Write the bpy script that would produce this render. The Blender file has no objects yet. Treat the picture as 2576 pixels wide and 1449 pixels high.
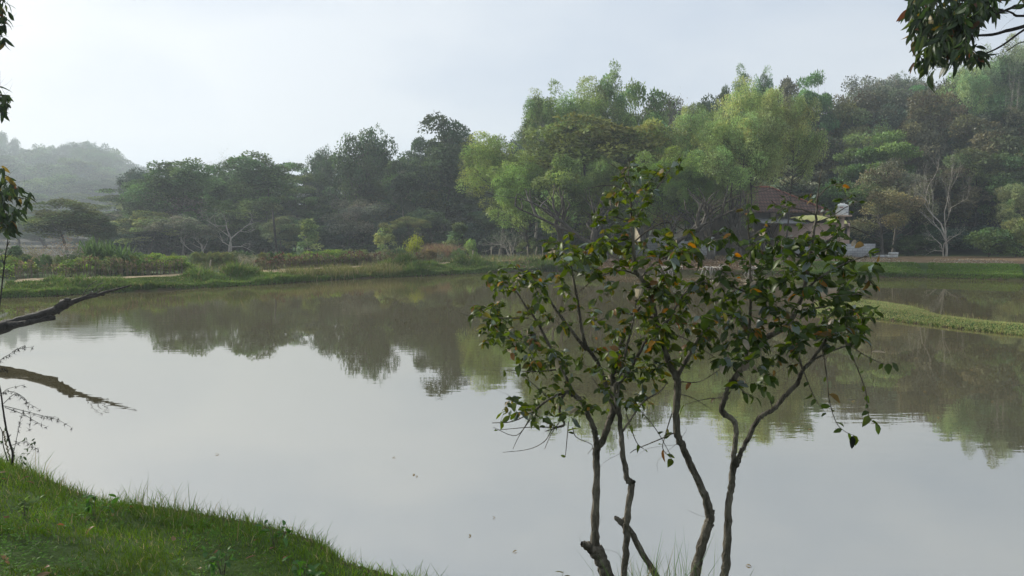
import bpy, math, random
import numpy as np
from mathutils import Vector, Matrix
R = math.radians
rnd = random.Random(11)
rng = np.random.default_rng(7)
S = bpy.context.scene
COL = S.collection

# ------------------------------------------------------------------ camera
PW, PH, FPX, HOR, EYE = 2576.0, 1449.0, 1850.0, 597.0, 2.3
PITCH = math.atan((PH/2-HOR)/FPX)
cp_, sp_ = math.cos(PITCH), math.sin(PITCH)
cam_d = bpy.data.cameras.new('camera'); cam = bpy.data.objects.new('camera', cam_d); COL.objects.link(cam)
cam.location = (0, 0, EYE); cam.rotation_euler = (R(90)-PITCH, 0, 0)
cam_d.sensor_width = 36; cam_d.lens = 36*FPX/PW; cam_d.clip_end = 3000; cam_d.clip_start = 0.05
S.camera = cam

# ------------------------------------------------------------------ sky, sun, exposure
SUN_AZ, SUN_EL = R(-52), R(27)          # azimuth from +Y towards +X
world = bpy.data.worlds.new('World'); S.world = world; world.use_nodes = True
nt = world.node_tree; nt.nodes.clear()
def N(t, k, **kw):
    n = t.nodes.new(k)
    for a, b in kw.items():
        if a in n.bl_rna.properties.keys(): setattr(n, a, b)
    return n
sky = N(nt, 'ShaderNodeTexSky', sky_type='NISHITA', sun_disc=False, sun_elevation=SUN_EL, sun_rotation=SUN_AZ,
        air_density=1.0, dust_density=4.0, ozone_density=1.5)
tc = N(nt, 'ShaderNodeTexCoord')
mp = N(nt, 'ShaderNodeMapping'); mp.inputs['Scale'].default_value = (1.2, 1.2, 3.0)
nz = N(nt, 'ShaderNodeTexNoise'); nz.inputs['Scale'].default_value = 1.6; nz.inputs['Detail'].default_value = 5; nz.inputs['Roughness'].default_value = .5
cr = N(nt, 'ShaderNodeValToRGB')
cr.color_ramp.elements[0].position = .38; cr.color_ramp.elements[0].color = (3.55, 4.1, 4.9, 1)
cr.color_ramp.elements[1].position = .62; cr.color_ramp.elements[1].color = (4.85, 5.2, 5.6, 1)
# a brighter patch of thin cloud round the sun
sd = (math.sin(SUN_AZ+R(14))*math.cos(SUN_EL), math.cos(SUN_AZ+R(14))*math.cos(SUN_EL), math.sin(SUN_EL-R(8)))
dt = N(nt, 'ShaderNodeVectorMath', operation='DOT_PRODUCT'); dt.inputs[1].default_value = sd
pw = N(nt, 'ShaderNodeMath', operation='POWER', use_clamp=False); pw.inputs[1].default_value = 9.0
mx0 = N(nt, 'ShaderNodeMath', operation='MAXIMUM'); mx0.inputs[1].default_value = 0
glow = N(nt, 'ShaderNodeMix', data_type='RGBA', blend_type='ADD'); glow.inputs[7].default_value = (1.3, 1.27, 1.15, 1)
mxs = N(nt, 'ShaderNodeMix', data_type='RGBA'); mxs.inputs[0].default_value = .92
bg = N(nt, 'ShaderNodeBackground'); bg.inputs['Strength'].default_value = .1
wo = N(nt, 'ShaderNodeOutputWorld')
L = nt.links.new
L(tc.outputs['Generated'], mp.inputs[0]); L(mp.outputs[0], nz.inputs['Vector']); L(nz.outputs['Fac'], cr.inputs[0])
L(tc.outputs['Generated'], dt.inputs[0]); L(dt.outputs['Value'], mx0.inputs[0]); L(mx0.outputs[0], pw.inputs[0])
L(pw.outputs[0], glow.inputs[0]); L(cr.outputs[0], glow.inputs[6])
L(sky.outputs[0], mxs.inputs[6]); L(glow.outputs[2], mxs.inputs[7]); L(mxs.outputs[2], bg.inputs[0]); L(bg.outputs[0], wo.inputs[0])
sl = bpy.data.lights.new('sun', 'SUN'); sl.energy = 3.4; sl.angle = R(5); sl.color = (1, .95, .84)
so = bpy.data.objects.new('sun', sl); COL.objects.link(so)
sdir = Vector((math.sin(SUN_AZ)*math.cos(SUN_EL), math.cos(SUN_AZ)*math.cos(SUN_EL), math.sin(SUN_EL)))
so.rotation_euler = sdir.to_track_quat('Z', 'Y').to_euler(); so.location = sdir*60
S.view_settings.view_transform = 'Standard'; S.view_settings.look = 'None'
S.view_settings.exposure = 0.68; S.view_settings.gamma = 1
S.cycles.use_denoising = True
S.cycles.max_bounces = 6; S.cycles.diffuse_bounces = 2; S.cycles.glossy_bounces = 3; S.cycles.transmission_bounces = 3
S.cycles.volume_bounces = 0; S.cycles.caustics_reflective = False; S.cycles.caustics_refractive = False
S.cycles.use_adaptive_sampling = True; S.cycles.adaptive_threshold = .02

# ------------------------------------------------------------------ pixel -> world
def ray(px, py):
    u = (px-PW/2)/FPX; v = (PH/2-py)/FPX
    return np.array([u, cp_+v*sp_, -sp_+v*cp_])
def P(px, py, D):
    d = ray(px, py); return np.array([0, 0, EYE]) + d*(D/d[1])
def G(px, py, z=0.0):
    d = ray(px, py); t = (z-EYE)/d[2]; return np.array([0, 0, EYE]) + d*t
def mpp(D): return D/FPX

# ------------------------------------------------------------------ helpers
def prop(o, label=None, cat=None, group=None, kind=None):
    if label: o['label'] = label
    if cat: o['category'] = cat
    if group: o['group'] = group
    if kind: o['kind'] = kind
    return o
def mk(name, V, Q, mat, parent=None, col=None, smooth=False):
    V = np.asarray(V, np.float32).reshape(-1, 3); Q = np.asarray(Q, np.int32).reshape(-1, 4)
    me = bpy.data.meshes.new(name)
    me.vertices.add(len(V)); me.vertices.foreach_set('co', V.ravel())
    me.loops.add(Q.size); me.loops.foreach_set('vertex_index', Q.ravel())
    me.polygons.add(len(Q)); me.polygons.foreach_set('loop_start', np.arange(0, Q.size, 4, dtype=np.int32))
    me.update(calc_edges=True); me.validate()
    if col is not None:
        col = np.asarray(col, np.float32)
        if col.ndim == 1: col = np.stack([col]*3, 1)
        a = me.color_attributes.new('tint', 'FLOAT_COLOR', 'POINT')
        a.data.foreach_set('color', np.concatenate([col, np.ones((len(col), 1), np.float32)], 1).ravel())
    if smooth: me.polygons.foreach_set('use_smooth', np.ones(len(me.polygons), bool))
    me.materials.append(mat)
    o = bpy.data.objects.new(name, me); COL.objects.link(o)
    if parent: o.parent = parent
    return o
def poly(name, verts, faces, mat, parent=None, smooth=False):
    me = bpy.data.meshes.new(name); me.from_pydata([tuple(map(float, v)) for v in verts], [], faces); me.update()
    if smooth: me.polygons.foreach_set('use_smooth', np.ones(len(me.polygons), bool))
    me.materials.append(mat); o = bpy.data.objects.new(name, me); COL.objects.link(o)
    if parent: o.parent = parent
    return o
def empty(name, loc=(0, 0, 0), rz=0):
    o = bpy.data.objects.new(name, None); COL.objects.link(o); o.location = tuple(map(float, loc)); o.rotation_euler = (0, 0, rz)
    o.empty_display_size = .2
    return o
class Acc:
    def __init__(s): s.V = []; s.Q = []; s.C = []; s.n = 0
    def add(s, V, Q, C=None):
        V = np.asarray(V, float); s.V.append(V); s.Q.append(np.asarray(Q)+s.n); s.n += len(V)
        if C is None: C = np.ones((len(V), 3))*.5
        C = np.asarray(C, float)
        if C.ndim == 1: C = np.stack([C]*3, 1)
        s.C.append(C)
    def obj(s, name, mat, parent=None, smooth=False):
        return mk(name, np.concatenate(s.V), np.concatenate(s.Q), mat, parent, np.concatenate(s.C), smooth)
    def box(s, x0, x1, y0, y1, z0, z1, c=.5):
        v = [(x0,y0,z0),(x1,y0,z0),(x1,y1,z0),(x0,y1,z0),(x0,y0,z1),(x1,y0,z1),(x1,y1,z1),(x0,y1,z1)]
        s.add(v, [(0,3,2,1),(4,5,6,7),(0,1,5,4),(1,2,6,5),(2,3,7,6),(3,0,4,7)], np.ones(8)*c)
def tube(pts, rad, k=6, rough=0.0, rg=None):
    pts = np.asarray(pts, float); n = len(pts); rad = np.broadcast_to(np.asarray(rad, float), (n,))
    t = np.gradient(pts, axis=0); t /= np.linalg.norm(t, axis=1)[:, None]+1e-9
    ref = np.array([1., 0, 0]) if abs(t[0][0]) < .8 else np.array([0, 1., 0])
    V = np.zeros((n, k, 3)); a = np.arange(k)*2*np.pi/k
    u = ref
    for i in range(n):
        u = u-t[i]*u.dot(t[i]); u /= np.linalg.norm(u)+1e-9; w = np.cross(t[i], u)
        r = rad[i]*(1 if not rough else 1+rough*(rg or rng).standard_normal(k))
        V[i] = pts[i]+(np.cos(a)*r)[:, None]*u+(np.sin(a)*r)[:, None]*w
    i = np.arange(n-1)[:, None]*k; j = np.arange(k)[None]; j2 = (j+1) % k
    Q = np.stack([i+j, i+j2, i+k+j2, i+k+j], -1).reshape(-1, 4)
    return V.reshape(-1, 3), Q
def smooth_line(pts, m=4):
    pts = np.asarray(pts, float)
    if len(pts) < 3: return np.array([pts[0]+(pts[-1]-pts[0])*s for s in np.linspace(0, 1, m+1)])
    p = np.vstack([2*pts[0]-pts[1], pts, 2*pts[-1]-pts[-2]]); out = []
    for i in range(1, len(p)-2):
        for s in np.arange(m)/m:
            a, b, c, d = p[i-1], p[i], p[i+1], p[i+2]
            out.append(.5*((2*b)+(c-a)*s+(2*a-5*b+4*c-d)*s*s+(3*b-a-3*c+d)*s**3))
    out.append(p[-2]); return np.array(out)
def unit(v): return v/(np.linalg.norm(v, axis=-1, keepdims=True)+1e-9)
def leaf_quads(c, d, nrm, Ln, Wd):
    """diamond leaves: c base points, d directions, nrm rough normals"""
    d = unit(d); s = unit(np.cross(d, nrm)); Ln = np.broadcast_to(Ln, len(c))[:, None]; Wd = np.broadcast_to(Wd, len(c))[:, None]
    up = np.cross(s, d)
    b = c; m = c+d*Ln*.45+up*Ln*.06
    V = np.stack([b, m+s*Wd*.5, c+d*Ln-up*Ln*.05, m-s*Wd*.5], 1)
    n = len(c); Q = np.arange(4*n).reshape(n, 4)
    return V.reshape(-1, 3), Q
def blades(p, h, w, lean, rg=rng, col=None):
    """grass blades: two stacked quads each, narrowing and bending"""
    n = len(p); a = rg.uniform(0, 2*np.pi, n); s = np.stack([np.cos(a), np.sin(a), 0*a], 1)
    b = rg.uniform(0, 2*np.pi, n); l = np.stack([np.cos(b), np.sin(b), 0*b], 1)*(lean*rg.uniform(.2, 1, n)*h)[:, None]
    up = np.array([0, 0, 1.])*h[:, None]; w = w[:, None]
    V = np.stack([p-s*w/2, p+s*w/2, p+s*w*.4+l*.35+up*.6, p-s*w*.4+l*.35+up*.6, p+s*w*.06+l+up, p-s*w*.06+l+up], 1).reshape(-1, 3)
    i = np.arange(n)[:, None]*6
    Q = np.concatenate([i+np.array([[0, 1, 2, 3]]), i+np.array([[3, 2, 4, 5]])], 1).reshape(-1, 4)
    C = np.repeat(np.ones((n, 3))*.5 if col is None else col, 6, 0)
    return V, Q, C

# ------------------------------------------------------------------ materials
def new_mat(name):
    m = bpy.data.materials.new(name); m.use_nodes = True; m.node_tree.nodes.clear(); return m, m.node_tree
def simple(name, c1, c2=None, rough=.8, scale=6, bump=.0, metallic=0, bscale=None, stretch=(1, 1, 1), attr=False, spec=.3, coord='Object', detail=5):
    m, t = new_mat(name); c2 = c2 or tuple(x*.6 for x in c1)
    o = N(t, 'ShaderNodeOutputMaterial'); b = N(t, 'ShaderNodeBsdfPrincipled'); b.inputs['Roughness'].default_value = rough
    b.inputs['Metallic'].default_value = metallic; b.inputs['Specular IOR Level'].default_value = spec
    c = N(t, 'ShaderNodeTexCoord'); mpn = N(t, 'ShaderNodeMapping'); mpn.inputs['Scale'].default_value = stretch
    z = N(t, 'ShaderNodeTexNoise'); z.inputs['Scale'].default_value = scale; z.inputs['Detail'].default_value = detail
    r = N(t, 'ShaderNodeValToRGB'); r.color_ramp.elements[0].position = .35; r.color_ramp.elements[1].position = .65
    r.color_ramp.elements[0].color = (*c1, 1); r.color_ramp.elements[1].color = (*c2, 1)
    k = t.links.new; k(c.outputs[coord], mpn.inputs[0]); k(mpn.outputs[0], z.inputs['Vector']); k(z.outputs[0], r.inputs[0])
    src = r.outputs[0]
    if attr:
        a = N(t, 'ShaderNodeAttribute'); a.attribute_name = 'tint'
        q = N(t, 'ShaderNodeMix', data_type='RGBA', blend_type='MULTIPLY'); q.inputs[0].default_value = 1
        k(src, q.inputs[6]); k(a.outputs['Color'], q.inputs[7]); src = q.outputs[2]
    k(src, b.inputs['Base Color']); k(b.outputs[0], o.inputs[0])
    if bump:
        z2 = N(t, 'ShaderNodeTexNoise'); z2.inputs['Scale'].default_value = bscale or scale*3; z2.inputs['Detail'].default_value = 6
        bm = N(t, 'ShaderNodeBump'); bm.inputs['Strength'].default_value = bump; bm.inputs['Distance'].default_value = .05
        k(mpn.outputs[0], z2.inputs['Vector']); k(z2.outputs[0], bm.inputs['Height']); k(bm.outputs[0], b.inputs['Normal'])
    return m
def leaf_mat(name, use_obj=True, trans=.35, gloss=.06, grough=.45, gain=3.0):
    m, t = new_mat(name); k = t.links.new
    o = N(t, 'ShaderNodeOutputMaterial'); a = N(t, 'ShaderNodeAttribute'); a.attribute_name = 'tint'
    src = a.outputs['Color']
    g = N(t, 'ShaderNodeMix', data_type='RGBA', blend_type='MULTIPLY'); g.inputs[0].default_value = 1
    if use_obj:
        oi = N(t, 'ShaderNodeObjectInfo'); k(oi.outputs['Color'], g.inputs[6]); k(src, g.inputs[7])
        g2 = N(t, 'ShaderNodeMix', data_type='RGBA', blend_type='MULTIPLY'); g2.inputs[0].default_value = 1
        g2.inputs[7].default_value = (gain, gain, gain, 1); k(g.outputs[2], g2.inputs[6]); src = g2.outputs[2]
    d = N(t, 'ShaderNodeBsdfDiffuse'); tr = N(t, 'ShaderNodeBsdfTranslucent'); gl = N(t, 'ShaderNodeBsdfGlossy'); gl.inputs['Roughness'].default_value = grough
    hs = N(t, 'ShaderNodeHueSaturation'); hs.inputs['Hue'].default_value = .485; hs.inputs['Saturation'].default_value = 1.15; hs.inputs['Value'].default_value = 1.2
    k(src, d.inputs[0]); k(src, hs.inputs['Color']); k(hs.outputs[0], tr.inputs[0])
    x = N(t, 'ShaderNodeMixShader'); x.inputs[0].default_value = trans; k(d.outputs[0], x.inputs[1]); k(tr.outputs[0], x.inputs[2])
    y = N(t, 'ShaderNodeMixShader'); y.inputs[0].default_value = gloss; k(x.outputs[0], y.inputs[1]); k(gl.outputs[0], y.inputs[2]); gl.inputs[0].default_value = (1, 1, 1, 1)
    k(y.outputs[0], o.inputs[0]); return m
M_LEAF = leaf_mat('tree_foliage', trans=.25, gloss=.02)
M_FLEAF = leaf_mat('shrub_leaf', use_obj=False, trans=.48, gloss=.02, grough=.4)
M_GRASS = leaf_mat('grass_blade', use_obj=False, trans=.35, gloss=.008)
M_BARK = simple('bark', (.11, .095, .075), (.035, .03, .024), scale=5, bump=.6, bscale=14, stretch=(1, 1, .3))
M_PALEBARK = simple('pale_bark', (.55, .5, .43), (.3, .27, .23), scale=4, bump=.3, stretch=(1, 1, .4))
M_GREYBARK = simple('grey_bark', (.17, .155, .13), (.09, .08, .07), scale=4, bump=.3, stretch=(1, 1, .4))
M_SBARK = simple('sapling_bark', (.22, .195, .15), (.045, .038, .027), scale=22, bump=1.0, bscale=70, stretch=(1, 1, .3), detail=8)
M_DEADWOOD = simple('dead_wood', (.05, .044, .038), (.016, .014, .012), scale=9, bump=1, bscale=30, stretch=(1, 1, 1))
M_POST = simple('weathered_post', (.4, .35, .25), (.24, .2, .14), scale=10, bump=.2)
M_POLE = simple('dark_pole', (.06, .055, .05), (.03, .028, .025), scale=10)
M_TILE = None

# ------------------------------------------------------------------ shoreline and terrain
far_px = [(0,750),(120,746),(260,738),(420,730),(560,722),(640,718),(760,710),(850,704),(930,699),(1000,697),(1080,694),(1150,690),(1230,686),(1300,684),(1400,683),
          (1500,685),(1600,687),(1700,689),(1800,690),(1900,691),(2000,693),(2100,695),(2200,697),(2330,699),(2450,702),(2576,705)]
far = [tuple(G(a, b)[:2]) for a, b in far_px]
NFAR = len(far)
pond = np.array(far+[(40, 40), (62, 37), (64, 6), (30, 3.2), (14, 3.6), (8, 3.9), (4, 4.35), (2.6, 4.3), (1.6, 4.45), (.9, 4.4), (.3, 4.3), (-.2, 4.3), (-.57, 4.6), (-1.0, 5.0), (-1.45, 5.3), (-2.0, 5.6), (-2.65, 5.85), (-3.4, 6.15), (-4.2, 6.6), (-5.4, 7.5), (-7, 9.2), (-10, 10.6), (-14, 11.6), (-22, 13), (-34, 19), (-32, 26)])
def rough_poly(p, amp, rg):
    out = []
    for i in range(len(p)):
        a, b = p[i], p[(i+1) % len(p)]; n = max(1, int(np.linalg.norm(b-a)/1.2))
        for s in np.arange(n)/n:
            q = a+(b-a)*s; am = min(amp, .012*np.linalg.norm(q)+.03); out.append(q+rg.uniform(-am, am, 2))
    return np.array(out)
pond_r = rough_poly(pond, .22, np.random.default_rng(3))
pen_px_bot = [(2040,790),(2100,797),(2170,800),(2250,808),(2330,818),(2420,829),(2500,838),(2576,846)]
pen_px_top = [(2576,822),(2480,812),(2400,803),(2370,797),(2330,784),(2290,773),(2230,764),(2170,758),(2100,755),(2050,762)]
pen = np.array([G(a, b)[:2] for a, b in pen_px_bot]+[(26, 14.5), (60, 16), (60, 19), (26, 16.8)]+[G(a, b, .0)[:2] for a, b in pen_px_top])
def sdf(poly_, X, Y):
    a = poly_; b = np.roll(poly_, -1, 0); out = np.full(X.shape, 1e9); ins = np.zeros(X.shape, bool)
    for (ax, ay), (bx, by) in zip(a, b):
        ex, ey = bx-ax, by-ay; L2 = ex*ex+ey*ey+1e-12
        t = np.clip(((X-ax)*ex+(Y-ay)*ey)/L2, 0, 1)
        out = np.minimum(out, (X-ax-t*ex)**2+(Y-ay-t*ey)**2)
        c = ((ay > Y) != (by > Y)) & (X < (bx-ax)*(Y-ay)/(by-ay+1e-12)+ax)
        ins ^= c
    d = np.sqrt(out); return np.where(ins, -d, d)      # negative inside
def sm(x): x = np.clip(x, 0, 1); return x*x*(3-2*x)
_vt = np.random.default_rng(77).uniform(-1, 1, (256, 256))
def vn(X, Y, s, seed=0):
    """value noise, about -1..1"""
    X = np.asarray(X, float); Y = np.asarray(Y, float); o = 0; amp = 1.0; f = s*.35
    for q in range(3):
        u = X*f+seed*17.3+q*31.7+Y*f*.31; v = Y*f-X*f*.27+seed*5.1+q*11.9; i = np.floor(u).astype(int); j = np.floor(v).astype(int); a = sm(u-i); b = sm(v-j)
        g_ = lambda p, r: _vt[p % 256, r % 256]
        o = o+amp*((g_(i, j)*(1-a)+g_(i+1, j)*a)*(1-b)+(g_(i, j+1)*(1-a)+g_(i+1, j+1)*a)*b); amp *= .5; f *= 2.1
    return np.clip(o*.85, -1, 1)
def ground_h(X, Y, full=False):
    X = np.asarray(X, float); Y = np.asarray(Y, float)
    dw = sdf(pond_r, X, Y); dp = -sdf(pen, X, Y)
    near = 1-sm((Y-9)/6)
    hb = .42+.3*sm((X+14)/26)
    hfar = hb*(sm(dw/.25)*.35+.65*sm(dw/2.6))+.05*vn(X, Y, 1.3, 5)*sm(dw/1.0)
    hnear = .62*sm((dw+.1)/3.4)+.10*sm(dw/.12)+.035*vn(X, Y, 3.5, 2)*sm(dw/.4)+.25*np.exp(-((X+6)**2/4+(Y-6.3)**2/5))*sm(dw/.8)
    h = hfar*(1-near)+hnear*near
    u = X/np.maximum(Y, 20)
    hill_l = 10*sm((Y-150)/280)*sm((-.14-u)/.25)+5*sm((Y-122)/50)*sm((u+.42)/.12)*(1-sm((u-.06)/.1))+3*sm((Y-150)/120)
    hill_r = 34*sm((Y-66)/110)*sm((u-.12)/.45)
    h = h+(hill_l+hill_r)*(Y > 50)
    under = np.maximum(-1.3, -.06+dw*.45)
    h = np.where(dw > 0, h, under)
    h = np.where(dp > 0, np.maximum(h, .05*sm(dp/.1)+.10*sm(dp/1.1)+.02*vn(X, Y, 4, 9)), h)
    return (h, dw, dp) if full else h
def gz(x, y): return float(ground_h(np.array([x]), np.array([y]))[0])

rr = np.concatenate([np.linspace(.05, 3, 16)[:-1], np.linspace(3, 9, 90)[:-1], np.linspace(9, 26, 70)[:-1], np.linspace(26, 68, 170)[:-1], np.geomspace(68, 640, 70)])
aa = np.concatenate([np.linspace(R(-50), R(50), 420), np.linspace(R(50), R(310), 70)[1:-1]])
RR, AA = np.meshgrid(rr, aa, indexing='ij'); GX, GY = RR*np.sin(AA), RR*np.cos(AA)
gh, gdw, gdp = ground_h(GX, GY, True)
na = len(aa); i = np.arange(len(rr)-1)[:, None]*na; j = np.arange(na)[None]; j2 = (j+1) % na
GQ = np.stack([i+j, i+na+j, i+na+j2, i+j2], -1).reshape(-1, 4)
# land colours: what the soil itself is covered with
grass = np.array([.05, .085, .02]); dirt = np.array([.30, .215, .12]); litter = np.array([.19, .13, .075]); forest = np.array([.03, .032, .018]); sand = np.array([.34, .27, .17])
U = GX/np.maximum(GY, 1)
c = np.ones(GX.shape+(3,))*grass
def blend(c, k, w): return c*(1-w[..., None])+k*w[..., None]
isfar = sm((GY-20)/6)
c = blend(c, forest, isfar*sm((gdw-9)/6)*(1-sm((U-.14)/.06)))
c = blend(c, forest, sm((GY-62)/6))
c = blend(c, litter, isfar*sm((U-.05)/.02)*(1-sm((U-.40)/.03))*(gdw > 0)*sm((gdw-.1)/.3)*(1-sm((gdw-14)/6)))
c = blend(c, litter*1.25, isfar*sm((U-.40)/.05)*sm((gdw-3.2)/1.2)*(1-sm((GY-60)/3)))
c = blend(c, sand, isfar*sm((U-.09)/.03)*(1-sm((U-.38)/.03))*sm((gdw-3.2)/1)*(1-sm((gdw-9)/3))*.7)
c = blend(c, np.array([.07, .055, .035]), (gdw < .16)*(gdp < .1)*1.0)
M_GROUND = simple('soil_and_turf', (1, 1, 1), (.6, .62, .55), rough=.95, scale=1.7, bump=.8, bscale=9, attr=True, spec=.1)
g_o = mk('ground', np.stack([GX, GY, gh], -1), GQ, M_GROUND, None, c.reshape(-1, 3), True); prop(g_o, kind='structure')

# water
def water_mat():
    m, t = new_mat('murky_water'); k = t.links.new
    o = N(t, 'ShaderNodeOutputMaterial'); b = N(t, 'ShaderNodeBsdfPrincipled')
    b.inputs['Base Color'].default_value = (.09, .078, .04, 1); b.inputs['Roughness'].default_value = .012; b.inputs['IOR'].default_value = 3.3
    b.inputs['Specular Tint'].default_value = (1, .985, .94, 1)
    b.inputs['Specular IOR Level'].default_value = 1.0
    c = N(t, 'ShaderNodeTexCoord'); mp_ = N(t, 'ShaderNodeMapping'); mp_.inputs['Scale'].default_value = (.55, 1.6, 1)
    z = N(t, 'ShaderNodeTexNoise'); z.inputs['Scale'].default_value = 2.4; z.inputs['Detail'].default_value = 3
    z2 = N(t, 'ShaderNodeTexNoise'); z2.inputs['Scale'].default_value = .12; z2.inputs['Detail'].default_value = 2
    r = N(t, 'ShaderNodeMapRange'); r.inputs[1].default_value = .42; r.inputs[2].default_value = .62; r.inputs[3].default_value = .003; r.inputs[4].default_value = .018
    bm = N(t, 'ShaderNodeBump'); bm.inputs['Distance'].default_value = .12
    k(c.outputs['Object'], mp_.inputs[0]); k(mp_.outputs[0], z.inputs['Vector']); k(c.outputs['Object'], z2.inputs['Vector']); k(z2.outputs[0], r.inputs[0])
    k(r.outputs[0], bm.inputs['Strength']); k(z.outputs[0], bm.inputs['Height']); k(bm.outputs[0], b.inputs['Normal']); k(b.outputs[0], o.inputs[0])
    return m
w_o = poly('water', [(-60, -2, 0), (75, -2, 0), (75, 66, 0), (-60, 66, 0)], [(0, 1, 2, 3)], water_mat()); prop(w_o, kind='structure')
# keep the water sheet from surfacing inland: near land behind the camera is above zero everywhere

# path on the far bank
def offset_line(pts, d):
    pts = np.asarray(pts); t = np.gradient(pts, axis=0); t = unit(t); return pts+np.stack([-t[:, 1], t[:, 0]], 1)*d
fl = smooth_line(np.array(far[:15]), 5)
wob = lambda a: np.array([.25*math.sin(q*.55+a) for q in range(len(fl))])
pin = np.array([p for p in offset_line(fl, 3.1)]); t_ = unit(np.gradient(fl, axis=0)); nn_ = np.stack([-t_[:, 1], t_[:, 0]], 1)
cols = [fl+nn_*(2.7+wob(0))[:, None], fl+nn_*(3.4+wob(1))[:, None], fl+nn_*(4.1+wob(1))[:, None], fl+nn_*(4.8+wob(2.5))[:, None]]
PV = []; 
for cc in cols: PV.append(np.column_stack([cc, ground_h(cc[:, 0], cc[:, 1])+.035]))
n_ = len(fl); PV = np.concatenate(PV); PQ = []
for a in range(3):
    for b in range(n_-1): PQ.append((a*n_+b, a*n_+b+1, (a+1)*n_+b+1, (a+1)*n_+b))
M_PATH = simple('trodden_earth', (.42, .33, .2), (.26, .2, .12), rough=.95, scale=2.5, bump=.4, spec=.1)
prop(mk('path', PV, np.array(PQ)[:, ::-1], M_PATH), kind='structure')

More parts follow.
